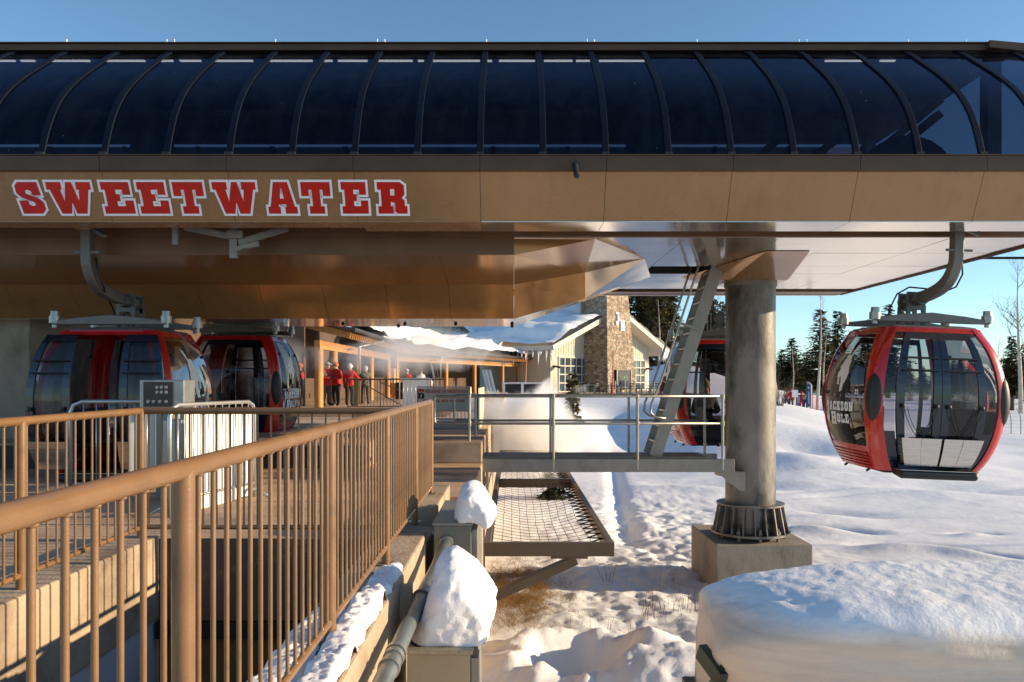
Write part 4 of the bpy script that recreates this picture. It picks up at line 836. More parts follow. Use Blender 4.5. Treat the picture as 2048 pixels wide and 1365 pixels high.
def cabin(name,label,doors_open=False,flip=False):
    root=thing(name,label,'gondola',(0,0,0),local=True,group='red gondola cabins')
    sx=-1 if flip else 1
    # corner pillars
    for cx in (-1,1):
        for cyy in (-1,1):
            mb=MB(); P=[]; Q=[]
            for j in range(21):
                z=.06+(2.06-.06)*j/20; X_,Y_=hx(z),hy(z); row=[]; rq=[]
                for k in range(7):
                    a=k/6*math.pi/2; row.append((cx*(X_-RC+(RC+.012)*math.cos(a)),cyy*(Y_-RC+(RC+.012)*math.sin(a)),z)); rq.append((cx*(X_-RC+(RC-.05)*math.cos(a)),cyy*(Y_-RC+(RC-.05)*math.sin(a)),z))
                P.append(row); Q.append(rq)
            mb.grid(P); mb.grid(Q,flip=True); mb.grid([[r[0] for r in P],[r[0] for r in Q]]); mb.grid([[r[-1] for r in P],[r[-1] for r in Q]]); mb.grid([P[-1],Q[-1]]); mb.grid([P[0],Q[0]])
            obj('corner_pillar',mb,M['red'],root,smooth=True,weld=True,autosmooth=40)
            # bumper pad
            mb=MB(); z0=1.02; X_,Y_=hx(z0),hy(z0); a=math.pi/4
            bm_=[]
            for j in range(13):
                t=j/12; z=.74+.66*t; s_=math.sin(t*math.pi)**.5 if 0<t<1 else 0
                X_,Y_=hx(z),hy(z); row=[]
                for k in range(9):
                    b=(k/8-.5)*math.pi*.42*max(.05,s_)+math.pi/4; rr_=RC+.013+.04*s_*math.cos((k/8-.5)*math.pi)
                    row.append((cx*(X_-RC+rr_*math.cos(b)),cyy*(Y_-RC+rr_*math.sin(b)),z))
                bm_.append(row)
            mb.grid(bm_); obj('bumper',mb,M['black'],root,smooth=True)
    # end windows, lettering band, louvred lower panel
    for f in ('L','R'):
        mb=patch(MB(),f,-1,1,1.05,1.97,0,8,14); wnd=obj('end_window',mb,M['cabglass'],root,smooth=True)
        mb=MB(); ringpatch(mb,f,-1.02,1.02,.30,2.05,.05,.08,.004,.03); obj('window_frame',mb,M['red'],root)
        mb=patch(MB(),f,-.97,.97,.34,1.05,.001,8,6); band=obj('lower_pane',mb,M['blackglass'],root,smooth=True)
        def onend(u,v,d,f=f): return surf(f,u,v,d)
        em=MB(); s=1 if f=='L' else -1
        fill_loops(em,[[(s*x*1.9+.05*s,1.12+y*.70) for x,y in BR]],onend,.008,sub=4); obj('bronco_emblem',em,M['white_emblem'],wnd)
        tx=MB(); text(tx,'ACKSON',-.66,.55,.85,.135,onend,.010,sub=2); text(tx,'OLE',-.28,.34,.675,.13,onend,.010,sub=2)
        fill_loops(tx,glyph('J',-.88,.68,.20,.31),onend,.011,sub=3); fill_loops(tx,glyph('H',-.58,.64,.27,.19),onend,.011,sub=2); obj('lettering',tx,M['white'],band)
        nm=MB(); fill_loops(nm,glyph('2',.60,1.10,.06,.07),onend,.008); fill_loops(nm,glyph('7',.68,1.10,.06,.07),onend,.008); obj('cabin_number',nm,M['white'],wnd)
        mb=MB(); patch(mb,f,-1,1,.05,.31,-.01,8,2,.02)
        for k in range(5): patch(mb,f,-.97,.97,.075+.045*k,.100+.045*k,.012,8,2,.02)
        obj('louvre_panel',mb,M['red'],root)
        mb=MB(); 
        for s2 in (-.75,.75):
            p=surf(f,s2,.05,.0); mb.tube([p,(p[0]*1.06,p[1],p[2]-.03)],.018,6)
        obj('buffer_pin',mb,M['black'],root)
        # inner seat
        sgn=-1 if f=='L' else 1
        mb=MB(); mb.box((sgn*.30 if sgn>0 else -.68,-.62,.42),(.68 if sgn>0 else -.30,.62,.47)); mb.box((sgn*.62 if sgn>0 else -.70,-.62,.471),(.70 if sgn>0 else -.62,.62,.95)); obj('seat',mb,M['black'],root,bevel=.02)
        for s2 in (-.86,.86):
            for zz in (1.72,1.12):
                p=surf(f,s2,zz,.012); mb=MB(); mb.ball(p,(.022,.028,.028),6); obj('window_bolt',mb,M['black'],wnd)
    # front: side panes and doors ; back: one wide window
    for f in ('F','B'):
        for a,b in ((-1,-.80),(.80,1)):
            mb=patch(MB(),f,a,b,.62,2.0,-.005,3,14); obj('side_window',mb,M['doorglass'],root,smooth=True)
            mb=patch(MB(),f,a,b,.08,.62,-.004,3,4,.02); obj('side_panel',mb,M['navy'],root,smooth=False)
        mb=patch(MB(),f,-1.02,1.02,1.99,2.06,.008,8,3,.03); obj('head_rail',mb,M['red'],root,smooth=False)
    def leaf(face,u0,u1,shift,off):
        mb=MB(); ringpatch(mb,face,u0,u1,.30,1.99,.14,.10,off,.035); patch(mb,face,u0+.13,u1-.13,1.44,1.475,off,4,1,.03); patch(mb,face,u0+.13,u1-.13,1.615,1.645,off,4,1,.03)
        dr=obj('door',mb,M['navy'],root)
        mb=patch(MB(),face,u0+.12,u1-.12,.38,1.9,off-.015,5,14); pane=obj('window_pane',mb,M['doorglass'],dr,smooth=True)
        mb=MB()
        for zz in (1.46,1.63):
            pts=[surf(face,u0+.05+(u1-u0-.1)*k/6,zz,off+.03) for k in range(7)]; mb.tube(pts,.009,6)
        obj('grip_bar',mb,M['black'],dr)
        mb=patch(MB(),face,u0+.02,u1-.02,.16,.54,off+.11,5,4,.012); patch(mb,face,u0+.02,u0+.06,.16,.54,off+.11,1,4,.11); patch(mb,face,u1-.06,u1-.02,.16,.54,off+.11,1,4,.11)
        patch(mb,face,(u0+u1)/2-.012,(u0+u1)/2+.012,.17,.53,off+.118,1,4,.01)
        obj('ski_rack',mb,M['steel'],dr)
        mb=MB()
        for c0,c1 in ((u0+.10,u1-.10),):
            for w_ in (0,.06):
                pts=[]
                for k in range(13):
                    t=k/12; u=c0+w_+(c1-c0-2*w_)*t; z=.95-(.40-w_)*math.sin(t*math.pi)**.8
                    pts.append(surf(face,u,z,off+.05))
                mb.tube(pts,.005,5)
            for u in (c0,c1): 
                mb.ball(surf(face,u,.97,off+.04),(.025,.02,.035),6)
        obj('bungee',mb,M['black'],dr)
        if shift:
            for q in [dr]+[c for c in dr.children]:
                pass
            dr.location.x+=shift; 
        return dr
    if doors_open:
        leaf('F',-.78,.0,-.33,.075); leaf('F',.0,.78,.33,.075)
    else:
        leaf('F',-.78,-.005,0,.02); leaf('F',.005,.78,0,.02)
    mb=patch(MB(),'B',-.8,.8,.40,1.96,-.004,6,14); obj('rear_window',mb,M['doorglass'],root,smooth=True)
    mb=MB(); ringpatch(mb,'B',-.82,.82,.08,1.98,.07,.09,.006,.03); patch(mb,'B',-.75,.75,.08,.42,0,6,4,.02); obj('rear_frame',mb,M['navy'],root)
    # floor, sill, roof
    mb=MB(); mb.box((-.62,-.66,.03),(.62,.62,.10)); obj('floor',mb,M['black'],root)
    mb=MB(); P=[(-.66,.02),(-.92,-.02),(-.97,.02),(-.95,.10),(-.66,.14)]; mb.prism(P,lambda u,v,d:(d,u,v),-.52,.52); obj('sill',mb,M['black'],root,bevel=.03)
    mb=MB(); mb.box((-.53,-.955,.1005),(.53,-.70,.106)); obj('tread_strip',mb,M['steel'],root)
    mb=MB(); P=[]
    for j in range(5):
        s_=[1,.96,.8,.5,0][j]; z=[2.05,2.085,2.105,2.115,2.12][j]; X_,Y_=hx(2.05)*s_,hy(2.05)*s_; r_=min(RC,X_,Y_); row=[]
        for q in range(4):
            ccx,ccy=((1,1),(-1,1),(-1,-1),(1,-1))[q]
            for k in range(5):
                a=q*math.pi/2+k/4*math.pi/2; row.append((ccx*(X_-r_)+r_*math.cos(a),ccy*(Y_-r_)+r_*math.sin(a),z))
        row.append(row[0]); P.append(row)
    mb.grid(P); obj('roof',mb,[M['roofgrey']],root,smooth=True)
    for s2 in (-1,1):
        yy=s2*.55
        mb=MB(); mb.prism([(-.80,2.14),(.80,2.14),(.80,2.19),(.45,2.24),(0,2.28),(-.45,2.24),(-.80,2.19)],lambda u,v,d:(u,d,v),yy-.05,yy+.05); rk=obj('roof_bar',mb,M['hanger'],root,bevel=.01)
        for xx in (-.78,.78):
            mb=MB(); mb.tube([(xx,yy,2.10),(xx,yy,2.16),(xx,yy,2.161),(xx,yy,2.26),(xx,yy,2.261),(xx,yy,2.33)],[.035,.035,.075,.075,.06,.055],14); obj('roof_knob',mb,M['galvpipe'],rk,smooth=True,autosmooth=40)
    # hanger
    pts=csp([(-1.15,3.42),(-1.15,3.0),(-1.12,2.86),(-1.02,2.72),(-.85,2.62),(-.6,2.56),(-.25,2.52),(.12,2.50)],4)
    mb=MB(); mb.rsweep([(0,p.x,p.y) for p in pts],.13,.15,(1,0,0)); hg=obj('hanger_arm',mb,M['hanger'],root,bevel=.015)
    mb=MB(); mb.tube([(0,-.3,2.52),(0,.28,2.50)],.10,14); mb.box((-.13,-.12,2.36),(.13,-.07,2.62)); mb.box((-.13,.14,2.36),(.13,.19,2.62)); obj('hanger_joint',mb,M['hanger'],hg,smooth=False)
    mb=MB()
    for xx in (-.11,.11):
        for yy in (-.10,.165): mb.beam((xx,yy,2.14),(xx,yy,2.42),.05,.05)
    mb.beam((-.11,-.10,2.2),(-.11,.165,2.40),.03,.03); obj('hanger_post',mb,M['hanger'],hg)
    mb=MB(); mb.tube([Vector((.09,-1.12,3.0)),Vector((.12,-1.10,2.75)),Vector((.12,-.95,2.60)),Vector((.05,-.8,2.55))],.012,6); mb.tube([(-.05,-.5,2.62),(-.2,-.3,2.66),(-.28,-.1,2.58),(-.28,.1,2.4),(-.26,.2,2.2)],.012,6); obj('damper_cable',mb,M['black'],hg,smooth=True)
    mb=MB(); mb.box((-.17,-1.25,3.36),(.17,-1.05,3.42)); mb.beam((.05,-1.15,3.37),(.26,-1.22,3.26),.06,.05); obj('grip',mb,M['hanger'],hg); mb=MB(); mb.beam((-.16,-1.2,3.05),(.18,-1.2,3.05),.03,.03); obj('guide_bar',mb,M['hanger'],hg)
    mb=MB(); mb.box((-.12,-1.23,3.35),(.08,-1.06,3.362)); obj('grip_cap',mb,mat('yellow_grip',(.55,.32,.02),.5),hg)
    return root
M['roofgrey']=mat('roof_grey',(.16,.16,.16),.5,.2,.2,4)
M['white_emblem']=mat('frosted_emblem',(.9,.86,.78),.5,0,.08,3)
c=cabin('gondola_cabin','red gondola with closed doors hanging in mid air at far right'); place(c,(5.79,11.75,.06)); c.rotation_euler=(0,R(2.2),R(-1))
n=cabin('gondola_cabin','red gondola with its doors slid open at the left platform, nearest the concrete pillar',doors_open=True); place(n,(-5.62,11.75,.03))
gl=glassmat('mirror_tinted_glass',(.40,.40,.43),1.5,2.2,wave=.02)
for q in n.children:
    if q.name.startswith('end_window') and q.data.vertices[0].co.x>0: q.data.materials[0]=gl
def back(label,loc):                      # far line: turned round, doors on the other side
    r_=copy_tree(c); place(r_,loc,math.pi,label); r_.rotation_euler=(0,0,math.pi); return r_
back('red gondola seen partly hidden behind the ladder and the steel column',(4.07,16.0,.10))
back('red gondola standing on the far line just right of the open gondola',(-5.35,16.0,.18))
# ------------------------------------------------------------------ control panel, barriers, signs
t=thing('control_panel','grey control box with dark face of round buttons on a post by the open gondola','control panel',(-4.0,9.2,0))
mb=MB(); mb.box((-4.20,9.02,1.08),(-3.70,9.34,1.40)); obj('housing',mb,M['galvpipe'],t,bevel=.01)
mb=MB(); mb.box((-4.15,9.005,1.095),(-3.82,9.018,1.375)); fc=obj('button_face',mb,M['panelbrown'],t)
for i,(u,v) in enumerate([(.16,.22),(.21,.22),(.26,.22),(.16,.165),(.21,.165),(.26,.165),(.06,.06),(.12,.06),(.19,.06),(.26,.06)]):
    mb=MB(); mb.tube([(-4.15+u,9.003,1.095+v),(-4.15+u,8.985,1.095+v)],.018,12); b_=obj('button',mb,M['galvpipe'],fc)
    if i>5:
        pass
mb=MB(); mb.box((-4.05,9.1,0.05),(-3.9,9.24,1.079)); obj('post',mb,M['greybox'],t)
mb=MB(); mb.box((-3.93,9.0,.051),(-3.72,9.3,.95)); obj('pedestal_plate',mb,M['galvpipe'],t,bevel=.01)
def barrier(label,a,b,z0,h,sheet=None,nb=12,grp='steel crowd barriers'):
    a=Vector((a[0],a[1],0)); b=Vector((b[0],b[1],0)); d=(b-a).normalized(); Ln=(b-a).length; nrm=Vector((d.y,-d.x,0))
    t=thing('crowd_barrier',label,'barrier',(a.x,a.y,z0),group=grp)
    up=lambda p,z: Vector((p.x,p.y,z0+z))
    mb=MB(); mb.tube([up(a,.0),up(a,h-.12),up(a+d*.03,h-.04),up(a+d*.12,h),up(b-d*.12,h),up(b-d*.03,h-.04),up(b,h-.12),up(b,0)],.021,10); mb.tube([up(a,.16),up(b,.16)],.016,8); obj('frame',mb,M['barrier'],t,smooth=True)
    for k in range(1,nb):
        p=a+d*Ln*k/nb; mb=MB(); mb.tube([up(p,.16),up(p,h-.01)],.008,6); obj('bar',mb,M['barrier'],t,smooth=True)
    for p in (a+d*.1,b-d*.1):
        mb=MB(); mb.tube([up(p-nrm*.28,.012),up(p-nrm*.1,.10),up(p+nrm*.1,.10),up(p+nrm*.28,.012)],.018,8); obj('foot',mb,M['barrier'],t,smooth=True)
    if sheet:
        u0,u1,v0,v1=sheet; mb=MB(); P=[]
        for i in range(13):
            u=u0+(u1-u0)*i/12; P.append([tuple(up(a+d*Ln*u+nrm*(-.03+.012*math.sin(i*1.7)),v0+(v1-v0)*j/6+(.02*math.sin(u*9) if j==0 else 0))) for j in range(7)])
        mb.grid(P); obj('sheet',mb,M['sheet'],t,smooth=True)
    return t
barrier('silver crowd barrier with white sheet standing left of the control box',(-5.05,9.15),(-3.75,9.5),.05,1.10,(.45,.98,.28,.98),10)
barrier('silver crowd barrier with white sheet standing right of the control box, facing the sun',(-3.36,7.85),(-2.98,9.25),.05,1.10,(.18,.98,.0,1.02),12)
barrier('pale crowd barrier on the plaza beside the welcome sign',(-4.05,28.8),(-2.9,28.9),.3,1.15,(.1,.95,.2,1.1),8)
t=thing('welcome_sign','white welcome sign with red border and lettering on a low barrier on the plaza','sign',(-1.7,20,.36))
x0,x1=(835-1024)*20/1600,(941-1024)*20/1600; z0,z1=.615,1.185
mb=MB(); mb.box((x0,19.98,z0),(x1,20.0,z1)); bd=obj('board',mb,mat('sign_white',(.78,.74,.66),.5,0,.04),t)
mb=MB()
for q in (((x0,19.974,z1-.012),(x1,19.979,z1)),((x0,19.974,z0),(x1,19.979,z0+.012)),((x0,19.974,z0+.013),(x0+.012,19.979,z1-.013)),((x1-.012,19.974,z0+.013),(x1,19.979,z1-.013))): mb.box(*q)
obj('border',mb,M['redlet'],bd)
pl=lambda u,v,d:(u,19.978-d,v)
for wd in text_words('WELCOME TO SWEETWATER',x0+.20,x1-.05,1.075,.062,pl,.002)+text_words('SOLITUDE MID STATION',x0+.14,x1-.14,.845,.062,pl,.002): obj('lettering',wd,M['redlet'],bd)
mb=MB(); mb.box((x0+.025,19.975,1.10),(x0+.17,19.9785,1.16)); obj('logo_top',mb,M['redlet'],bd)
mb=MB(); mb.prism([(x0+.025,.93),(x0+.17,.93),(x0+.175,1.03),(x0+.14,1.075),(x0+.07,1.06),(x0+.025,1.09)],lambda u,v,d:(u,d,v),19.975,19.9785); lg=obj('logo',mb,M['black'],bd)
mb=MB(); fill_loops(mb,[[(x0+.10+x*.13,.94+y*.12) for x,y in BR]],pl,.004); obj('logo_figure',mb,M['white'],lg)
mb=MB()
for k in range(14): 
    x=x0+(x1-x0)*(k+.5)/14; mb.tube([(x,20.02,.40),(x,20.02,1.2)],.01,5)
mb.tube([(x0,20.02,1.22),(x1,20.02,1.22)],.018,6); mb.tube([(x0,20.02,.42),(x1,20.02,.42)],.018,6); mb.tube([(x0,20.02,.36),(x0,20.02,1.22)],.018,6); mb.tube([(x1,20.02,.36),(x1,20.02,1.22)],.018,6)
obj('stand',mb,M['barrier'],t)
t=thing('fence_panel','narrow beige corrugated fence panel with a dark end post beside the welcome sign','fence',(-.8,16.6,.0))
mb=MB(); P=[]
for i in range(41):
    u=i/40; y=16.7+u*3.2; P.append([(-.70+.02*math.sin(i*math.pi/2),y,.30),(-.70+.02*math.sin(i*math.pi/2),y,1.22)])
mb.grid(P); obj('panel',mb,M['siding'],t)
mb=MB(); mb.box((-.74,16.6,-.1),(-.70,16.66,1.24)); obj('post',mb,M['siding_dark'],t)
# ------------------------------------------------------------------ lodge
LG=thing('lodge','cream sided lodge with tapered stone chimney and snowy gable roof','lodge',(3.5,73,.3),R(53.8),local=True)
mb=MB(); H=4.6; AP=8.2; Wd=19.8
mb.prism([(0,-.5),(Wd,-.5),(Wd,H),(Wd/2,AP-.2),(0,H)],lambda u,v,d:(u,d,v),0,.25)
mb.box((0,.252,-.5),(.25,26,H)); mb.box((Wd-.25,.252,-.5),(Wd,26,H)); mb.box((.25,25.7,-.5),(Wd-.25,26,H)); 
obj('wall',mb,M['siding'],LG)
mb=MB()
for k in range(1,44):
    x=k*.45
    top=(H+(AP-.2-H)*min(x,Wd-x)/(Wd/2)) ; mb.box((x-.03,-.04,3.35),(x+.03,-.001,top-.1))
obj('siding_battens',mb,M['fasciaw'],LG)
mb=MB(); mb.box((-.02,-.05,3.25),(Wd+.02,-.002,3.36)); 
for k in range(12): 
    mb.box((-.02,-.03,.0+k*.26),(1.15,-.002,.25+k*.26)); mb.box((18.85,-.03,.0+k*.26),(Wd+.02,-.002,.25+k*.26))
obj('siding_trim',mb,M['fasciaw'],LG)
mb=MB(); th=.35
def rz(x): return AP+.1-.345*abs(x-Wd/2)
for a,b in ((-2.2,Wd/2),(Wd/2,Wd+2.2)):
    mb.add([(a,-1.7,rz(a)),(b,-1.7,rz(b)),(b,26,rz(b)),(a,26,rz(a)),(a,-1.7,rz(a)-th),(b,-1.7,rz(b)-th),(b,26,rz(b)-th),(a,26,rz(a)-th)],[(0,1,2,3),(4,7,6,5),(0,4,5,1),(1,5,6,2),(2,6,7,3),(3,7,4,0)])
rf=obj('roof',mb,M['fasciaw'],LG)
mb=MB()
for a,b in ((-2.25,Wd/2),(Wd/2,Wd+2.25)): mb.beam((a,-1.76,rz(a)-.2),(b,-1.76,rz(b)-.2),.1,.46)
mb.beam((-2.26,-1.7,rz(-2.26)-.2),(-2.26,26,rz(-2.26)-.2),.1,.4); obj('fascia_board',mb,M['fasciaw'],rf)
mb=MB(); n=Wd/2-1.4
mb.add([(n-3.0,-2.9,-1),(n+3.0,-2.9,-1),(n+3.0,.6,-1),(n-3.0,.6,-1),(n-1.9,-2.1,13),(n+1.9,-2.1,13),(n+1.9,.6,13),(n-1.9,.6,13)],[(0,3,2,1),(4,5,6,7),(0,1,5,4),(1,2,6,5),(2,3,7,6),(3,0,4,7)])
ch=obj('chimney',mb,M['stone'],LG)
yf=lambda z:-2.9+.8*(z+1)/14
mb=MB(); mb.box((n-1.45,yf(0)-.14,.2),(n+1.45,yf(2)+.1,2.05)); fp=obj('fireplace',mb,M['black'],ch)
mb=MB(); mb.box((n-1.0,yf(0)-.17,.45),(n+.8,yf(0)-.145,1.5)); obj('screen',mb,M['winglass'],fp)
for a,b in ((n-1.5,n-1.38),(n+1.38,n+1.5)): mb=MB(); mb.box((a,yf(0)-.2,.2),(b,yf(0)-.141,2.1)); obj('surround',mb,M['galvpipe'],fp)
onch=lambda u,v,d:(n+u,yf(v)-d,v)
for chh,bars in (('J',((-.75,7.5,.55,.16),(-.52,6.55,.16,1.0),(-.85,6.42,.42,.15),(-.85,6.5,.15,.3))),('H',((.1,5.95,.15,.95),(.55,5.95,.15,.95),(.24,6.35,.32,.14),(0,5.9,.35,.13),(.45,5.9,.35,.13),(0,6.8,.35,.13),(.45,6.8,.35,.13)))):
    mb=MB()
    for k,(u,v,w_,h_) in enumerate(bars): y=yf(v)-.10-.004*k; mb.box((n+u,y-.06,v),(n+u+w_,yf(v+h_)+.02,v+h_))
    obj('letter',mb,M['white'],ch)
def glazed(x0,x1,z1,nc,nr):
    mb=MB(); mb.box((x0,-.06,.0),(x1,-.003,z1)); fr=obj('door',mb,M['winglass2'],LG)
    mb=MB(); 
    for k in range(nc+1): x=x0+(x1-x0)*k/nc; mb.box((x-.06,-.12,0),(x+.06,-.061,z1))
    for k in range(nr+1): z=z1*k/nr; mb.box((x0,-.11,z-.05),(x1,-.0615,z+.05))
    obj('mullion',mb,M['fasciaw'],fr)
M['winglass2']=mat('dark_window_glass',(.05,.075,.10),.06,0,.3,.6,spec=1.0)
glazed(1.3,7.4,3.2,6,4); glazed(14.4,18.7,3.2,4,4)
for x in (.6,1.0+6.9,13.6,19.2):
    mb=MB(); mb.beam((x,-.1,2.35),(x-.1,-.9,2.2),.5,.14); obj('wall_lamp',mb,M['black'],LG)
# roof snow
def slope_snow(name,label,root_loc,rotz,fn,nu,nv,h,seed):
    P=[];Q=[]
    for i in range(nu+1):
        row=[]
        for j in range(nv+1):
            u,v=i/nu,j/nv; p,nrm=fn(u,v); e=min(u*1.6,(1-u)*1.6,v,1-v)*22+.12*mn.noise(Vector((u*9+seed,v*9,1)))+.22; e=max(0,min(1,e)); e=math.sqrt(e*(2-e))
            d=h*e*(.8+.7*mn.fractal(Vector((u*4+seed,v*5,.3)),1,2,4)); row.append(Vector(p)+Vector(nrm)*max(.02,d))
        P.append(row)
    mb=MB().grid(P); o=obj(name,mb,M['snow_soft'],smooth=True); o.location=root_loc; o.rotation_euler=(0,0,rotz); return tag(o,label,'snow')
def leftroof(u,v): x=-2.5+u*(Wd/2+2.6); y=-1.75+v*27; return ((x,y,rz(x)+.01-.10*max(0,.04-u)*10),(-.25,-.25*(1 if v<.06 else 0),1))
def rightroof(u,v): x=Wd/2-.1+u*(Wd/2+2.5); y=-1.75+v*27; return ((x,y,rz(x)+.01),(.1,-.25*(1 if v<.06 else 0),1))
slope_snow('roof_snow','deep rounded snow on the left slope of the lodge roof',(3.5,73,.3),R(53.8),leftroof,40,60,.95,1.1)
slope_snow('roof_snow','thinner snow on the right slope of the lodge roof above the icicles',(3.5,73,.3),R(53.8),rightroof,30,40,.6,5.5)
rr=random.Random(3)
cs,sn=math.cos(R(53.8)),math.sin(R(53.8))
def lg2w(x,y,z): return Vector((3.5+x*cs-y*sn,73+x*sn+y*cs,.3+z))
for side,cnt in ((0,20),(1,12)):
    for k in range(cnt):
        if side==0: x=-2.25; y=-1.5+k*.5+rr.uniform(-.2,.2); 
        else: x=Wd+2.1-k*.2; y=-1.68; 
        z=rz(x)-.40; l=rr.uniform(.4,1.5) if side==0 else rr.uniform(.6,1.5); p=lg2w(x,y,z); mb=MB(); mb.tube([p,p+Vector((0,0,-l*.6)),p+Vector((0,0,-l))],[.10,.06,.012],6)
        o=obj('icicle',mb,M['ice'],smooth=True); tag(o,'long clear icicle hanging from the '+('left eave of the lodge roof above the porch' if side==0 else 'right rake end of the lodge roof near the ladder'),'icicle','icicles under the '+('left' if side==0 else 'right')+' lodge eave')
# wing behind the porch
t=thing('lodge_wing','cream sided building wing with steep snow edged gable rising behind the porch roof','building',(-8,80,.3))
mb=MB(); mb.prism([(-15.5,0),(-3.6,0),(-3.6,5.0),(-8.7,10.0),(-15.5,4)],lambda u,v,d:(u,d,v),80,80.3); 
for k in range(26):
    x=-15+k*.45; mb.box((x-.03,79.95,.4),(x+.03,79.999,min(9.6,5.0+(x*-1-3.6)*.95) if x>-8.7 else 8))
obj('wall',mb,M['siding'],t)
mb=MB(); mb.beam((-2.6,79.6,4.3),(-8.7,79.6,10.2),3.5,.35,up=(0,1,0) if 0 else (0,0,1)); obj('roof',mb,M['roofmetal'],t)
mb=MB(); P=[]
for i in range(25):
    u=i/24; row=[]
    for j in range(9):
        v=j/8; e=math.sin(v*math.pi)**.4*min(1,u*6+.2); row.append((-2.5-6.2*u-.0,77.6+4*v,4.35+5.95*u+.2+.55*e+.1*mn.noise(Vector((u*8,v*3,2)))))
    P.append(row)
mb.grid(P); tag(obj('roof_snow',mb,M['snow_soft'],smooth=True),'snow on the steep wing gable behind the porch','snow')
# ------------------------------------------------------------------ porch
PO=thing('porch','long timber porch with honey coloured log posts and rafters in front of the lodge','porch',(-7.6,40,.3))
def porch_seg(p0,p1,zb,inn,posts,nraft,back):
    p0=Vector((*p0,0)); p1=Vector((*p1,0)); d=(p1-p0).normalized(); nin=Vector((*inn,0)).normalized(); Ln=(p1-p0).length
    up=lambda p,z: Vector((p.x,p.y,z))
    mb=MB(); mb.beam(up(p0-d*.3,zb+.16),up(p1+d*.3,zb+.16),.22,.34); obj('beam',mb,M['timber'],PO)
    for u in posts:
        p=p0+d*Ln*u; mb=MB(); mb.tube([up(p,.28),up(p,zb)],.17,12); obj('post',mb,M['timber'],PO,smooth=True,autosmooth=40)
    mb=MB(); a=p0-nin*1.25; b=p0+nin*.8; mb.beam(up(a,zb+.52)-up(p0,0),up(b,zb+1.02)-up(p0,0),.10,.26); first=obj('rafter',mb,M['timber'],PO); W0=W[PO]
    for k in range(nraft):
        q=first if k==0 else first.copy()
        if k: COL.objects.link(q); q.parent=PO
        q.location=(p0+d*Ln*k/(nraft-1))
    # roof deck and snow
    e0=p0-nin*1.35-d*.4; e1=p1-nin*1.35+d*.4; r0=p0+nin*5.5-d*.4; r1=p1+nin*5.5+d*.4
    mb=MB(); mb.add([up(e0,zb+.66),up(e1,zb+.66),up(r1,zb+2.4),up(r0,zb+2.4),up(e0,zb+.80),up(e1,zb+.80),up(r1,zb+2.54),up(r0,zb+2.54)],[(0,3,2,1),(4,5,6,7),(0,1,5,4),(1,2,6,5),(2,3,7,6),(3,0,4,7)]); obj('roof',mb,M['siding_dark'],PO)
    mb=MB(); mb.tube([up(e0-nin*.08,zb+.74),up(e1-nin*.08,zb+.74)],.09,8); obj('gutter',mb,M['roofmetal'],PO)
    b0=p0+nin*back; b1=p1+nin*back
    mb=MB(); mb.beam(up(b0-d*3,2.3),up(b1,2.3),.2,4.6); mb.beam(up(p0-d*.6+nin*.4,3.3),up(p0-d*.6+nin*back,3.3),.12,1.4); obj('back_wall',mb,M['siding_dark'],PO)
    def fn(u,v):
        p=e0.lerp(e1,u).lerp(r0.lerp(r1,u),v); return ((p.x,p.y,zb+.80+1.74*v),tuple(-nin*.25*(1 if v<.1 else 0)+Vector((0,0,1))))
    return fn
f1=porch_seg((-7.6,31.5),(-7.5,49.5),2.62,(-1,0),(0,.14,.42,.62,.93),46,4.5)
f2=porch_seg((-7.5,52),(.6,75),2.62,(-.94,.33),(.0,.32,.55,.82,1.0),56,4.0)
slope_snow('roof_snow','smooth snow on the near half of the porch roof, under the steam',(0,0,0),0,f1,40,24,.55,2.0)
slope_snow('roof_snow','smooth thick snow on the far half of the porch roof beside the lodge',(0,0,0),0,f2,50,24,.75,7.0)
for y,(px,py) in ((31.6,(690,688)),(49,(850,722)),(70,(1030,728))):
    pass
for x,y,lab in ((-6.9,36.2,'white downpipe against the near porch posts'),(-5.0,56.0,'white downpipe against the far porch posts')):
    mb=MB(); mb.tube([(x,y,.3),(x,y,2.9),(x+.9,y+1.2,3.2)],.05,8); tag(obj('downpipe',mb,M['galvpipe'],smooth=True),lab,'pipe')
t=thing('post_lamp','pale grey equipment box with lamp hood on the dark porch corner post','lamp',(-7.0,49,.3))
mb=MB(); mb.box((-7.35,48.7,.3),(-7.0,49.0,3.2)); obj('post',mb,M['timber'],t)
mb=MB(); mb.box((-7.75,48.3,2.2),(-7.05,48.69,2.75)); obj('hood',mb,M['galvpipe'],t)
mb=MB(); mb.box((-7.65,48.4,1.2),(-7.1,48.69,2.1)); obj('notice_board',mb,M['sheet'],t)
# dark wing wall at far left behind the gondolas
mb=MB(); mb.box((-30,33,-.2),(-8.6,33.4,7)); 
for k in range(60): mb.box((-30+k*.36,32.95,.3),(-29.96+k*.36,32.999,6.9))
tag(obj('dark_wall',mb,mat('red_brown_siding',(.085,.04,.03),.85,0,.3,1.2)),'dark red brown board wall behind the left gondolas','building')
mb=MB(); mb.box((-9.2,32.3,.3),(-9.05,32.45,2.3)); tag(obj('door_post',mb,M['siding']),'pale narrow door post against the dark wall, left of the red jackets','post')
mb=MB(); mb.box((-12.4,40,.3),(-12.2,47,1.9)); tag(obj('counter_wall',mb,M['siding']),'cream low wall behind the porch posts','wall')
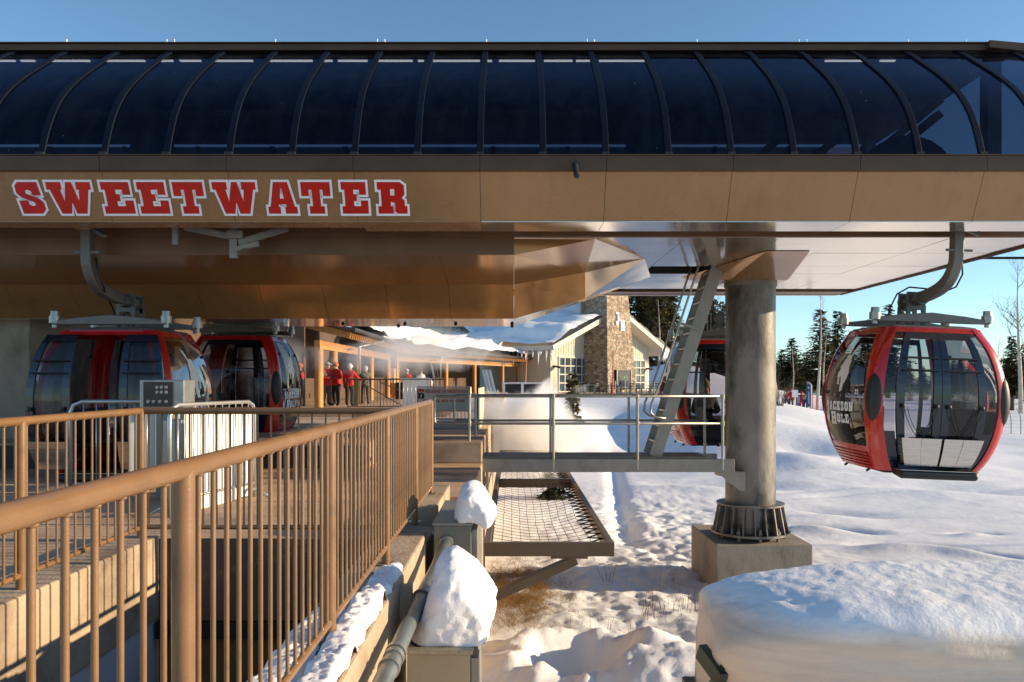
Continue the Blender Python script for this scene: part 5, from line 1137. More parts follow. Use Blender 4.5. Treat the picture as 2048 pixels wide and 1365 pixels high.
# plaza stair railing
RB=thing('stair_railing','dark brown stair railing on the plaza behind the red jackets','railing',(-6.3,30,.3))
def rl(a,b): return Vector(at(a[0],a[1],a[2])),Vector(at(b[0],b[1],b[2]))
for z,r_ in ((1.42,.03),(.42,.02)):
    mb=MB(); mb.tube([(-6.05,29.5,z),(-2.5,29.5,z)],r_,8); obj('rail',mb,M['siding_dark'],RB)
for k in range(30):
    x=-6.05+k*.12; mb=MB(); mb.tube([(x,29.5,.42 if k%10 else .3),(x,29.5,1.42)],.01 if k%10 else .025,6); obj('baluster',mb,M['siding_dark'],RB)
mb=MB(); mb.tube([(-5.4,29.2,1.25),(-4.0,29.2,.45)],.022,8); mb.tube([(-4.9,29.9,1.3),(-3.3,29.9,.6)],.022,8); obj('stair_rail',mb,M['siding_dark'],RB)
# terrace
t=thing('terrace','low dining terrace in front of the lodge with a thin steel railing','terrace',(8,68,.0))
mb=MB(); mb.box((2.6,66.5,-1.2),(14.5,69.9,.22)); mb.box((4.4,69.901,-1.2),(16,90,.215)); obj('slab',mb,M['conc'],t)
for z in (1.25,.95,.65,.35):
    mb=MB(); mb.tube([(8.6,66.6,z),(14.3,66.6,z),(14.3,80,z)],.02,6); obj('rail',mb,M['galvpipe'],t)
for k in range(8):
    x=8.6+k*.81; mb=MB(); mb.tube([(x,66.6,.2),(x,66.6,1.3)],.03,6); obj('rail_post',mb,M['galvpipe'],t)
def chair_mesh():
    mb=MB()
    for x in (-.22,.22):
        for y in (-.22,.22): mb.tube([(x,y,0),(x,y,.45 if y<0 else .9)],.025,5)
    mb.box((-.25,-.25,.43),(.25,.25,.47))
    for k in range(3): mb.box((-.25,.21,.55+.13*k),(.25,.24,.63+.13*k))
    for x in (-.25,.25): mb.box((x-.03,-.24,.62),(x+.03,.24,.65))
    return mb
ch0=obj('patio_chair',chair_mesh(),M['black']); tag(ch0,'black slatted patio chair on the lodge terrace','chair','patio chairs on the terrace')
rr=random.Random(8); k=0
for X_,Y_ in ((5.9,68.2),(6.9,68.8),(7.4,67.6),(8.3,68.6),(8.8,67.5),(9.6,68.9),(10.2,67.6),(10.9,68.6),(11.7,67.8),(12.5,68.9),(13.1,67.7),(6.3,70.5),(9.1,71)):
    q=ch0 if k==0 else ch0.copy()
    if k: COL.objects.link(q)
    k+=1; q.location=(X_,Y_,.22); q.rotation_euler=(0,0,rr.uniform(0,6.28))
def table_mesh():
    mb=MB(); mb.box((-.5,-.5,.72),(.5,.5,.76))
    for x in (-.42,.42):
        for y in (-.42,.42): mb.box((x-.03,y-.03,0),(x+.03,y+.03,.72))
    return mb
tb0=obj('patio_table',table_mesh(),M['galvpipe']); tag(tb0,'square pale metal patio table on the lodge terrace','table','patio tables on the terrace')
for i,(X_,Y_) in enumerate(((6.6,68),(8.6,68.1),(10.5,68.2),(12.2,68.2))):
    q=tb0 if i==0 else tb0.copy()
    if i: COL.objects.link(q)
    q.location=(X_,Y_,.22)
mb=MB(); mb.tube([(8.05,64,.0),(8.1,64,3.7)],.05,6); tag(obj('marker_pole',mb,M['redlet']),'thin red marker pole standing in front of the stone chimney','pole')
mb=MB(); mb.tube([(1.0,62,.3),(1.15,62,3.6)],[.05,.035],6); tag(obj('marker_pole',mb,mat('orange_pole',(.5,.13,.04),.5)),'thin orange pole leaning before the end of the porch','pole')
t=thing('rope_fence','white zigzag edged banner fence on dark posts below the porch end','fence',(.5,58,.3))
for x in (-.6,.75,2.3): mb=MB(); mb.box((x-.09,57.9,.3),(x+.09,58.05,1.15)); obj('post',mb,M['sheet'],t)
mb=MB()
for k in range(26): x=-.7+k*.12; mb.add([(x,57.95,1.1),(x+.1,57.95,1.1),(x+.13,57.95,1.22),(x+.03,57.95,1.22)],[(0,1,2,3)])
obj('banner',mb,M['sheet'],t)
mb=MB(); mb.box((-.7,57.98,.5),(2.4,58.0,1.08)); obj('screen',mb,M['dark'],t)
t=thing('ski_chair','reclining chair made of pale grey skis standing in the steam','chair',(-1.0,40,.3))
for x in (-1.15,-.98,-.8): mb=MB(); mb.beam((x,40,.55),(x-.35,40.9,1.9),.11,.03,up=(0,1,.3)); obj('backrest_ski',mb,M['sheet'],t)
mb=MB(); mb.box((-1.25,39.2,.52),(-.65,40.1,.57)); obj('seat',mb,M['sheet'],t)
for x in (-1.2,-.7): mb=MB(); mb.beam((x,39.2,.3),(x,39.4,.9),.06,.06); mb.beam((x,40.3,.3),(x,39.1,.85),.06,.06); obj('leg',mb,M['sheet'],t)
for i,(px,lab,col) in enumerate(((862,'dark blue ski leaning on the rack behind the white jacket','navy'),(868,'pale ski leaning on the rack behind the white jacket','sheet'),(876,'grey ski pole leaning right of the white jacket','galvpipe'))):
    a=at(px+8,790,46); b=at(px-6,735-8*i,46.4); mb=MB(); mb.beam(a,b,.10 if i<2 else .03,.02,up=(0,1,0)); tag(obj('ski' if i<2 else 'ski_pole',mb,M[col]),lab,'ski' if i<2 else 'ski pole')
mb=MB(); p=at(708,812,33.5); mb.prism([(-.13,.0),(.13,.0),(.15,.3),(.15,1.3),(.08,1.52),(-.08,1.52),(-.15,1.3),(-.15,.3)],lambda u,v,d:(p.x+u,33.6+d+.06*v,.31+v),0,.02); tag(obj('snowboard',mb,mat('olive_board',(.17,.19,.06),.4)),'olive snowboard standing upright beside the red hooded jacket','snowboard')
# ------------------------------------------------------------------ people
SK=mat('skin',(.50,.29,.20),.6); 
CL={}
def cloth(n,c):
    if n not in CL: CL[n]=mat('cloth_'+n,c,.85,0,.2,9,bump=.2,bscale=60)
    return CL[n]
RED=cloth('red',(.50,.012,.015)); GRY=cloth('grey',(.13,.12,.11)); BLK=cloth('black',(.02,.02,.024)); BRN=cloth('brown',(.10,.075,.065)); ORG=cloth('orange',(.55,.13,.02)); WHT=cloth('white',(.6,.62,.68)); PUR=cloth('purple',(.17,.06,.30)); TAN=cloth('tan',(.32,.24,.16)); NVY=cloth('navy',(.03,.035,.09)); TEAL=cloth('pale_teal',(.35,.45,.42)); LBL=cloth('lilac',(.35,.33,.5))
def person(label,loc,rot,jacket,pants,hat,hatm,h=1.76,armL='down',armR='down',stride=.0,lean=0,group=None,sleeve=None,pack=None,sit=False,goggles=False):
    root=thing('person',label,'person',loc,rot,group,local=True)
    k=h/1.76
    hipz=.93
    J={'pelvis':(0,0,hipz,.15,.125),'spine':(0,-.01,1.15,.155,.12),'chest':(0,-.01-lean*.3,1.36,.175,.13),'neck':(0,-.02-lean*.5,1.50,.065,.065),'head':(0,-.045-lean*.6,1.62,.088,.10),'crown':(0,-.04-lean*.6,1.70,.075,.085),'nose':(0,-.15-lean*.6,1.605,.018,.018)}
    E=[('pelvis','spine'),('spine','chest'),('chest','neck'),('neck','head'),('head','crown'),('head','nose')]
    for s,n in ((1,'R'),(-1,'L')):
        st=stride*s
        if sit:
            J['hip'+n]=(s*.10,-.03,.90,.105,.105); J['knee'+n]=(s*.13,-.42,.92,.085,.085); J['ank'+n]=(s*.13,-.45,.50,.06,.06); J['toe'+n]=(s*.14,-.63,.46,.05,.045)
        else:
            J['hip'+n]=(s*.105,0,.86,.112,.112); J['knee'+n]=(s*.12,-.04-st*.5,.50,.088,.09); J['ank'+n]=(s*.13,.02-st,.12,.07,.075); J['toe'+n]=(s*.15,-.15-st,.06,.055,.05)
        E+=[('pelvis','hip'+n),('hip'+n,'knee'+n),('knee'+n,'ank'+n),('ank'+n,'toe'+n)]
        arm=armR if s>0 else armL; sy=J['chest'][1]
        J['sho'+n]=(s*.19,sy,1.40,.085,.085)
        P={'down':((s*.25,.01,1.14),(s*.25,-.06,.90)),'hold':((s*.27,-.05,1.13),(s*.08,-.27,1.16)),'up':((s*.24,-.13,1.16),(s*.12,-.28,1.36)),'out':((s*.33,-.08,1.18),(s*.42,-.30,1.10)),'hip':((s*.36,.05,1.16),(s*.20,-.08,.98))}[arm]
        J['elb'+n]=(*P[0],.068,.068); J['wri'+n]=(*P[1],.048,.048)
        dv=(Vector(P[1])-Vector(P[0])).normalized(); hd=Vector(P[1])+dv*.08; J['hand'+n]=(*hd,.042,.03)
        E+=[('chest','sho'+n),('sho'+n,'elb'+n),('elb'+n,'wri'+n),('wri'+n,'hand'+n)]
    names=list(J); idx={n:i for i,n in enumerate(names)}
    me=bpy.data.meshes.new('person_body'); me.from_pydata([Vector(J[n][:3])*k for n in names],[(idx[a],idx[b]) for a,b in E],[]); o=bpy.data.objects.new('tmp',me); COL.objects.link(o)
    md=o.modifiers.new('s','SKIN'); md.use_smooth_shade=True
    for n in names:
        sv=me.skin_vertices[0].data[idx[n]]; sv.radius=(J[n][3]*k,J[n][4]*k); sv.use_root=(n=='pelvis')
    o.modifiers.new('u','SUBSURF').levels=1
    dg=bpy.context.evaluated_depsgraph_get(); dg.update(); bm_=bpy.data.meshes.new_from_object(o.evaluated_get(dg)); bpy.data.objects.remove(o)
    bm_.materials.clear()
    for m in (jacket,pants,SK,BLK,sleeve or jacket): bm_.materials.append(m)
    segs=[(Vector(J[a][:3])*k,Vector(J[b][:3])*k,a,b) for a,b in E]
    for p in bm_.polygons:
        c=p.center; best=None
        for a,b,na,nb in segs:
            ab=b-a; t_=max(0,min(1,(c-a).dot(ab)/ab.length_squared)); dd=(c-(a+ab*t_)).length
            if best is None or dd<best[0]: best=(dd,na,nb,t_)
        _,na,nb,t_=best
        if nb in('head','crown','nose'): mi=2
        elif nb.startswith(('wri','elb')): mi=4 if nb.startswith('elb') else 0
        elif nb.startswith('hand'): mi=3
        elif nb.startswith('toe'): mi=3
        elif nb.startswith(('knee','ank')): mi=1
        elif nb.startswith('hip'): mi=0 if c.z>hipz*k-.12*k else 1
        else: mi=0
        p.material_index=mi; p.use_smooth=True
    bd=bpy.data.objects.new('body',bm_); COL.objects.link(bd); bd.parent=root
    for s,n in ((1,'R'),(-1,'L')):       # gloved fingers curled from the palm
        a=Vector(J['wri'+n][:3])*k; b=Vector(J['hand'+n][:3])*k; d=(b-a).normalized(); sd_=Vector((0,0,1)).cross(d); sd_=sd_.normalized() if sd_.length>.1 else Vector((1,0,0)); pn=d.cross(sd_)
        mb=MB()
        for q in range(4):
            o_=b+sd_*(.027-.018*q)*k; ln=(.055,.065,.062,.05)[q]*k
            mb.tube([o_,o_+d*ln*.5,o_+d*ln*.8-pn*ln*.35,o_+d*ln*.8-pn*ln*.75],[.011*k,.0105*k,.01*k,.008*k],6)
        o_=a+d*.03*k+sd_*.035*k; mb.tube([o_,o_+sd_*.025*k+d*.02*k,o_+sd_*.03*k+d*.05*k-pn*.02*k],[.012*k,.011*k,.009*k],6)
        obj('glove_fingers',mb,BLK,root,smooth=True)
    hc=Vector(J['crown'][:3])*k
    if hat=='helmet':
        mb=MB(); mb.ball((hc.x,hc.y+.015,hc.z-.02),(.118*k,.135*k,.125*k),10); ht=obj('helmet',mb,hatm,root,smooth=True)
        mb=MB(); mb.tube([(hc.x-.10*k,hc.y-.07,hc.z-.035),(hc.x-.05*k,hc.y-.115,hc.z-.035),(hc.x+.05*k,hc.y-.115,hc.z-.035),(hc.x+.10*k,hc.y-.07,hc.z-.035)],.035*k,8); obj('goggles',mb,BLK if not goggles else WHT,ht,smooth=True)
    elif hat=='cap':
        mb=MB(); mb.ball((hc.x,hc.y+.01,hc.z+.005),(.10*k,.115*k,.085*k),10); ht=obj('cap',mb,hatm,root,smooth=True)
        mb=MB(); mb.prism([(-.08,-.06),(.08,-.06),(.07,-.18),(0,-.21),(-.07,-.18)],lambda u,v,d:(hc.x+u*k,hc.y+v*k,hc.z+d-.12*abs(v)*0),-.012,.0); obj('visor',mb,hatm,ht)
    else:
        mb=MB(); mb.ball((hc.x,hc.y+.01,hc.z+.01),(.105*k,.12*k,.105*k),10); mb.ball((hc.x,hc.y,hc.z+.125*k),(.035*k,)*3,6); ht=obj('beanie',mb,hatm,root,smooth=True)
    for s in (-1,1):
        mb=MB(); e=Vector(J['head'][:3])*k; mb.ball((e.x+s*.035*k,e.y-.088*k,e.z+.022*k),(.011*k,.008*k,.008*k),5); obj('eye',mb,BLK,root)
        mb=MB(); mb.ball((e.x+s*.09*k,e.y+.01,e.z),(.012*k,.022*k,.032*k),6); obj('ear',mb,SK,root,smooth=True)
    mb=MB(); e=Vector(J['head'][:3])*k; mb.tube([(e.x-.022*k,e.y-.092*k,e.z-.05*k),(e.x+.022*k,e.y-.092*k,e.z-.05*k)],.006*k,5); obj('mouth',mb,RED,root)
    mb=MB(); c=Vector(J['neck'][:3])*k; mb.tube([(c.x+.085*k*math.cos(a),c.y+.08*k*math.sin(a),c.z-.01) for a in np.linspace(0,6.283,15)],.035*k,6); obj('collar',mb,jacket,root,smooth=True)
    mb=MB(); c=Vector(J['pelvis'][:3])*k; mb.tube([(c.x,c.y,c.z-.09*k),(c.x,c.y,c.z+.06*k)],[.175*k,.165*k],14,cap=False); hm=obj('jacket_hem',mb,jacket,root,smooth=True); hm.scale=(1,.82,1)
    if pack:
        mb=MB(); mb.box((-.15*k,.10*k,1.08*k),(.15*k,.25*k,1.46*k)); obj('backpack',mb,pack,root,bevel=.04)
    return root
def stand(px,Y,zf): return ((px-HX)*Y/F,Y,zf)
person('person in red jacket, grey sleeves and pale cap standing under the porch corner',stand(652,32.9,.3),R(60),RED,BRN,'cap',TEAL,1.80,'hold','hold',.04,.1,sleeve=GRY)
person('person in red jacket and orange helmet reading something beside the pale cap',stand(673,33.1,.3),R(-25),RED,BLK,'helmet',ORG,1.80,'hold','hold',.06,.05)
person('person in red hooded jacket and white helmet seen from behind, arm out to a snowboard',stand(699,32.8,.3),R(170),RED,BLK,'helmet',WHT,1.74,'out','down',.06,goggles=True)
person('person in dark grey jacket standing by the second porch post',stand(731,35.5,.3),R(200),GRY,BRN,'helmet',WHT,1.68,'down','hold',.02)
person('person in dark jacket with orange harness half hidden behind the second gondola',stand(602,31.4,.3),R(-60),BLK,BLK,'helmet',ORG,1.72,'down','hold',.02,sleeve=RED)
person('person in white jacket and navy knitted hat at the plaza counter',stand(841,44,.3),R(20),WHT,NVY,'beanie',NVY,1.66,'hold','hold',0,.1)
person('person in red jacket and pale helmet under the far porch, left of the white jacket',stand(814,47,.3),R(0),RED,BLK,'helmet',WHT,1.70,'hold','down')
mb=MB(); mb.box((-6.6,45.2,.3),(-5.5,46,1.25)); tag(obj('counter',mb,M['dark'],bevel=.03),'dark counter stand in front of the pale helmet','counter')
sg='skiers on the far slope'
def sk(px,py,h,*a,**kw):
    best=None
    for Y in np.arange(45,120,.5):
        X_=(px-HX)*Y/F; z=gz(X_,Y); e=abs(HY+(CZ-z)*F/Y-py)
        if best is None or e<best[0]: best=(e,X_,Y,z)
    return (best[1],best[2],best[3]),h
for px,py,h,rot,j,p_,ht,hm,al,ar,st,lab,kw in (
    (1573,816,1.65,40,BLK,BLK,'helmet',GRY,'hold','down',.2,'skier in black with orange front bending forward, leftmost on the far slope',dict(sleeve=ORG)),
    (1582,818,1.80,-10,RED,BLK,'helmet',RED,'hold','down',.03,'tall skier in red jacket and dark trousers second from left on the far slope',{}),
    (1597,824,1.40,20,LBL,PUR,'helmet',NVY,'out','down',.02,'small skier in purple trousers and pale jacket on the far slope',{}),
    (1603,822,1.72,150,RED,RED,'helmet',RED,'down','hip',.06,'skier dressed in bright red before the white notice board',{}),
    (1611,836,1.72,170,BLK,BLK,'helmet',BLK,'hip','down',.04,'skier in black with tan pack, nearest and rightmost on the far slope',dict(pack=TAN,sleeve=TAN))):
    loc,h=sk(px,py,h); person(lab,loc,R(rot),j,p_,ht,hm,h,al,ar,st,group=sg,**kw)
person('seated person with pale helmet riding inside the gondola behind the ladder',(3.80,15.75,-.27),R(0),GRY,BLK,'beanie',TAN,1.62,'hold','hold',sit=True)
# flag, board, fence
loc,_=sk(1622,818,1); p=Vector(loc); k=p.y/F
t=thing('feather_flag','blue feather banner flag on the far slope beside the skiers','flag',loc)
mb=MB(); mb.tube([p,p+Vector((0,0,47*k)),p+Vector((-3*k,0,51*k)),p+Vector((-8*k,0,52*k))],.06,6); obj('pole',mb,M['galvpipe'],t)
mb=MB(); mb.prism([(-9*k,4*k),(-.5*k,4*k),(-.2*k,38*k),(-2*k,44*k),(-5.0*k,49*k),(-9*k,51*k)],lambda u,v,d:(p.x+u,p.y+d,p.z+v),-.02,.02); bn=obj('banner',mb,mat('flag_blue',(.025,.07,.20),.7),t)
mb=MB(); mb.ball((p.x-5*k,p.y-.03,p.z+42*k),(2.2*k,.012,2.2*k),8); mb.box((p.x-6*k,p.y-.035,p.z+10*k),(p.x-3.6*k,p.y-.022,p.z+34*k)); obj('emblem',mb,mat('flag_pale',(.25,.36,.5),.7),bn)
p2=p+Vector((-14*k,1.5,0)); t=thing('notice_board','white rectangular notice board behind the red skier','sign',p2)
mb=MB(); mb.box((p2.x-6*k,p2.y,p2.z+22*k),(p2.x+6*k,p2.y+.05,p2.z+37*k)); obj('panel',mb,M['sheet'],t)
mb=MB(); mb.tube([(p2.x-4*k,p2.y+.08,p2.z),(p2.x-4*k,p2.y+.08,p2.z+34*k)],.05,6); mb.tube([(p2.x+4*k,p2.y+.08,p2.z),(p2.x+4*k,p2.y+.08,p2.z+34*k)],.05,6); obj('post',mb,M['siding_dark'],t)
for i,(px,py) in enumerate(((1625,832),(1634,838))):
    loc,_=sk(px,py,1); mb=MB(); mb.tube([loc,Vector(loc)+Vector((0,0,1.5-.3*i))],.04,6); tag(obj('slalom_pole',mb,M['redlet']),('taller','shorter')[i]+' thin red slope pole just right of the black clad skier','pole')
loc,_=sk(2010,868,1); p=Vector(loc); t=thing('slope_fence','grey wire snow fence with bent pipes at the right edge behind the hanging gondola','fence',loc)
for i in range(9):
    x=p.x-.2+i*.55; mb=MB(); mb.tube([(x,p.y,p.z-.1),(x,p.y,p.z+.8),(x-.08,p.y,p.z+1.2),(x-.25,p.y,p.z+1.45)],.03,6); obj('post',mb,M['galvpipe'],t)
mb=MB(); 
for j in range(6): mb.tube([(p.x-.3,p.y+.02,p.z+.15+j*.2),(p.x+4.4,p.y+.02,p.z+.15+j*.2)],.008,4)
obj('wire',mb,M['galvpipe'],t)
# ------------------------------------------------------------------ trees
def conifer_crown(h,r,seed,dens=1.0,mt='needle',base=.08):
    rr=random.Random(seed); mb=MB(); n=int(h*5.6*dens)
    for i in range(n):
        t=(i+rr.random())/n; z=h*(base+(1-base)*t); rad=r*(1-t)**.8*rr.uniform(.65,1.12)*(1 if t>.12 else .75)+.08
        nb=max(3,int(8*(1-t)**.5)+1)
        for b in range(nb):
            a=rr.uniform(0,6.283); L_=rad*rr.uniform(.6,1.05); dr=rr.uniform(-.35,.02)-.25*(1-t); ns=max(3,int(L_/.20))
            ca,sa=math.cos(a),math.sin(a)
            for q in range(ns):
                f=(q+.6)/ns; px,py,pz=ca*L_*f,sa*L_*f,z+dr*L_*f*f+.12*f*L_
                s_=.46*(1.15-.55*f)*rr.uniform(.7,1.3)*min(1,.45+r*.3)
                for _ in range(2):
                    d1=Vector((ca+rr.uniform(-.9,.9),sa+rr.uniform(-.9,.9),rr.uniform(-.6,.25))).normalized()*s_
                    d2=Vector((-sa+rr.uniform(-.7,.7),ca+rr.uniform(-.7,.7),rr.uniform(-.4,.3))).normalized()*s_*.5
                    c=Vector((px,py,pz)); mb.add([c-d2,c+d1*.55-d2*.3,c+d1,c+d1*.45+d2],[(0,1,2),(0,2,3)])
    return mb
def conifer(h,r,seed,mt='needle',dens=1,base=.08):
    root=thing('conifer','','tree',(0,0,0),local=True)
    mb=MB(); mb.tube([(0,0,-.6),(0.02,0,h*.5),(0,.02,h*.98)],[.018*h+.03,.011*h+.02,.01],7); obj('trunk',mb,M['trunk'],root,smooth=True)
    obj('crown',conifer_crown(h,r,seed,dens,mt,base),M[mt],root)
    return root
def aspen(h,seed,spread=1.0,lean=0,lo=.35):
    rr=random.Random(seed); root=thing('aspen','','tree',(0,0,0),local=True)
    pts=[Vector((lean*t*h+.12*math.sin(t*5+seed),.1*math.sin(t*4),t*h-.4*(t==0))) for t in np.linspace(0,1,9)]
    mb=MB(); mb.tube(pts,[max(.012,.016*h*(1-i/8.6)) for i in range(9)],8); obj('trunk',mb,M['bark'],root,smooth=True)
    mb=MB()
    def br(p,d,l,r_,lev):
        n=4; q=[p]; dd=d.copy()
        for i in range(n):
            dd=(dd+Vector((rr.uniform(-.3,.3),rr.uniform(-.3,.3),rr.uniform(-.05,.28)))).normalized(); q.append(q[-1]+dd*l/n)
        mb.tube(q,[r_*(1-.75*i/n) for i in range(n+1)],4 if lev<1 else 3,cap=False)
        if lev<3:
            for i in range(2+ (lev<2)*2):
                k=rr.randint(1,n); e=(dd+Vector((rr.uniform(-1,1),rr.uniform(-1,1),rr.uniform(-.1,.7)))).normalized(); br(q[k],e,l*rr.uniform(.35,.6),r_*.5,lev+1)
    for i in range(int(13*spread)+6):
        t=lo+(1-lo)*rr.random()**.9*.97; k=t*8; a=pts[int(k)].lerp(pts[min(8,int(k)+1)],k-int(k)); an=rr.uniform(0,6.28)
        br(a,Vector((math.cos(an),math.sin(an),rr.uniform(.35,1.1))).normalized(),h*.20*spread*(1.15-t*.75),.0034*h*(1.25-t),0)
    obj('branches',mb,M['twig'],root); return root
def shrub(h,seed):
    rr=random.Random(seed); mb=MB()
    for i in range(34):
        a=rr.uniform(0,6.28); l=h*rr.uniform(.5,1.1); s_=rr.uniform(.1,.55); q=[Vector((rr.gauss(0,.12),rr.gauss(0,.12),-.1))]
        for k in range(4): q.append(q[-1]+Vector((math.cos(a)*s_*l/4+rr.uniform(-.05,.05),math.sin(a)*s_*l/4+rr.uniform(-.05,.05),l/4)))
        mb.tube(q,[.016,.012,.009,.006,.004],3,cap=False)
        for k in range(3):
            p=q[rr.randint(2,4)]; mb.tube([p,p+Vector((rr.uniform(-.25,.25),rr.uniform(-.25,.25),rr.uniform(.1,.35)))],[.006,.003],3,cap=False)
    return mb
protos=[conifer(12,2.9,1),conifer(12,2.4,2,dens=1.1),conifer(12,3.4,3,'needle2',.9),conifer(12,2.7,4,'needle2',1.0,.2),conifer(12,3.1,5,dens=.9)]
usedp=set()
def put_conifer(k,X_,Y_,h,label,group,rot,w=1.0):
    z=gz(X_,Y_) if X_>-1 else .2
    o=protos[k] if k not in usedp else copy_tree(protos[k]); usedp.add(k)
    o.location=(X_,Y_,z); o.rotation_euler=(0,0,rot); s_=h/12; o.scale=(s_*w,s_*w,s_); o['label']=label; o['group']=group; return o
rr=random.Random(21)
def topz(py,Y): return CZ+(HY-py)*Y/F
# distinct conifers to the right of the column
for px,Y_,ptop,k,w,lab in ((1584,128,676,0,1.25,'small pointed dark conifer just right of the column'),(1563,134,700,1,1.3,'short dark conifer touching the right edge of the column'),
    (1640,104,618,2,.95,'tall dense conifer behind the white aspen trunk right of the column'),(1676,112,622,0,.9,'tall pointed conifer just left of the hanging gondola top'),
    (1612,138,705,4,1.3,'broad dark conifer between the small aspen and the tall aspen'),(1735,118,640,1,1.0,'conifer tip showing above the left end of the hanging gondola roof'),(1776,120,610,0,.9,'conifer with narrow top rising behind the hanging gondola roof'),
    (2024,76,674,3,.95,'brownish conifer standing at the right edge beside the hanging gondola'),(2046,92,690,4,1.0,'dark conifer at the extreme right edge of the view')):
    X_=(px-HX)*Y_/F; put_conifer(k,X_,Y_,topz(ptop,Y_)-gz(X_,Y_),lab,'conifers right of the column',rr.uniform(0,6),w*1.55)
g='dark conifers along the far tree line'
for i,px in enumerate(list(range(1552,2140,13))):
    Y_=rr.uniform(140,175); X_=(px+rr.uniform(-8,8)-HX)*Y_/F; pt=rr.uniform(690,726) if px<1720 else rr.uniform(715,742); put_conifer(rr.choice([0,1,4]),X_,Y_,max(4,topz(pt,Y_)-gz(X_,Y_)),'dark conifer in the low far tree line behind the skiers and hanging gondola',g,rr.uniform(0,6),1.9)
g='tall conifers in the stand behind the lodge'
for i in range(30):
    px=rr.uniform(1235,1450); Y_=rr.uniform(112,150); X_=(px-HX)*Y_/F
    pt=rr.uniform(520,580) if px<1345 else (rr.uniform(690,720) if px<1392 else rr.uniform(585,640))
    put_conifer(rr.choice([0,1,2,2,3,3]),X_,Y_,topz(pt,Y_)-.5,'tall olive conifer in the dense stand behind the lodge chimney',g,rr.uniform(0,6),.8)
g='conifers behind the lodge roof'
for i in range(9):
    px=rr.uniform(1080,1200); Y_=rr.uniform(112,135); X_=(px-HX)*Y_/F; put_conifer(rr.choice([0,2]),X_,Y_,topz(rr.uniform(585,622),Y_)-.3,'dark conifer tip showing over the snowy lodge roof left of the chimney',g,rr.uniform(0,6),1.0)
# small spruce in front of the terrace, snow bank
o=conifer(2.3,.48,31,'needle2',1.7,.02); o['label']='young spruce on the snow bank in front of the terrace, behind the walkway rail'; X_=(1146-HX)*34/F; o.location=(X_,34,1.4-(855-760)*34/F); 
o=conifer(1.1,.6,32,'needle',2.0,.0); o['label']='small bushy spruce low in the snow under the safety net'; o.location=(1.25,24,gz(1.25,24)-.1)
for px,pb,pt,Y_,sd,sp,lean,lab in ((1637,812,588,73,5,1.0,.02,'tall white trunked bare aspen beside the blue flag'),(1586,792,690,100,6,.9,0,'slim bare aspen standing behind the red skiers'),(2040,815,525,70,7,1.25,-.01,'large bare aspen reaching up at the right edge'),(1998,800,676,110,8,1.2,0,'faint bare aspen behind the hanging gondola at right'),(1650,800,665,80,9,.6,0,'second thin aspen trunk just right of the blue flag'),(1428,760,600,118,10,.9,0,'pale bare aspen behind the ladder top'),(1318,745,600,108,12,.8,0,'pale bare aspen among conifers right of the chimney')):
    X_=(px-HX)*Y_/F; zb=gz(X_,Y_); o=aspen(topz(pt,Y_)-zb,sd,sp,lean); o['label']=lab; o.location=(X_,Y_,zb)
sh0=None
for i,(px,py,h) in enumerate(((1560,812,2.2),(1570,806,1.8),(1590,795,2.0),(1655,818,2.6),(1668,815,2.4),(1900,800,3.5),(1930,802,3.8),(1960,800,3.6),(1985,806,3.2),(1875,802,3.0),(1850,800,3.2),(1820,802,3.0),(1540,806,2.0))):
    (X_,Y_,z),_=sk(px,py,1)
    q=obj('bare_shrub',shrub(h,40+i%4),M['twig']) if i<4 else sh0[i%4].copy()
    if i<4: sh0=(sh0 or [])+[q]
    else: COL.objects.link(q); q.scale=(h/2.2,)*3
    tag(q,'leafless brown shrub at the foot of the far trees','shrub','leafless shrubs on the far slope'); q.location=(X_,Y_,z); q.rotation_euler=(0,0,i*1.3)
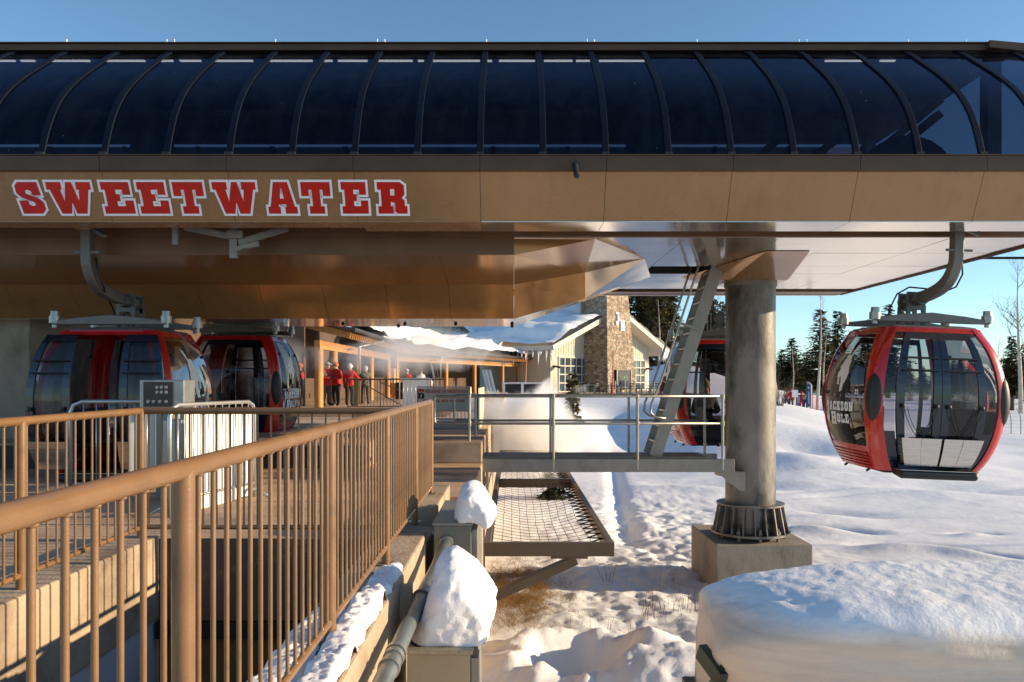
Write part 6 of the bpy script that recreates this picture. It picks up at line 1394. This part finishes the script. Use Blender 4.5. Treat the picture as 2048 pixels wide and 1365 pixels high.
# ------------------------------------------------------------------ steam
def steam(name,label,c,r,dens,nscale,seed,sharp=.42,offs=None):
    m,nt,out=newmat('steam_'+str(seed)); vol=N(nt,'ShaderNodeVolumePrincipled'); L(nt,vol.outputs[0],out.inputs['Volume'])
    vol.inputs['Color'].default_value=(.998,.998,1,1); vol.inputs['Anisotropy'].default_value=.2
    tc=N(nt,'ShaderNodeTexCoord'); ln=N(nt,'ShaderNodeVectorMath',operation='LENGTH'); L(nt,tc.outputs['Object'],ln.inputs[0])
    mp=N(nt,'ShaderNodeMapping'); mp.inputs['Scale'].default_value=tuple(x*nscale for x in r); mp.inputs['Location'].default_value=(seed*3.1,seed,0); L(nt,tc.outputs['Object'],mp.inputs[0])
    n=N(nt,'ShaderNodeTexNoise'); n.inputs['Scale'].default_value=1; n.inputs['Detail'].default_value=6; n.inputs['Distortion'].default_value=.9; L(nt,mp.outputs[0],n.inputs['Vector'])
    s1=N(nt,'ShaderNodeMath',operation='MULTIPLY_ADD'); L(nt,ln.outputs['Value'],s1.inputs[0]); s1.inputs[1].default_value=-.75; s1.inputs[2].default_value=.75-.38
    ad=N(nt,'ShaderNodeMath',operation='ADD'); L(nt,n.outputs[0],ad.inputs[0]); L(nt,s1.outputs[0],ad.inputs[1])
    mr=N(nt,'ShaderNodeMapRange'); mr.inputs[1].default_value=sharp; mr.inputs[2].default_value=sharp+.55; mr.inputs[3].default_value=0; mr.inputs[4].default_value=dens; L(nt,ad.outputs[0],mr.inputs[0]); L(nt,mr.outputs[0],vol.inputs['Density'])
    mb=MB(); mb.ball((0,0,0),(1,1,1),14); o=obj(name,mb,m,smooth=True); o.location=c; o.scale=r; tag(o,label,'steam',kind='stuff'); return o
steam('steam_plume','thick white steam billowing over the snow between plaza wall and spruce',(.55,20.5,.10),(2.6,2.6,1.75),7,.95,1,.40)
steam('steam_plume','thin steam drifting across the porch roof',(-3.6,27.5,2.35),(5.0,2.0,1.35),1.5,.8,2,.40)
steam('steam_plume','grey steam rising behind the second gondola at the dark wall',(-8.0,28.0,2.0),(2.6,1.6,1.6),.7,.8,3,.42)
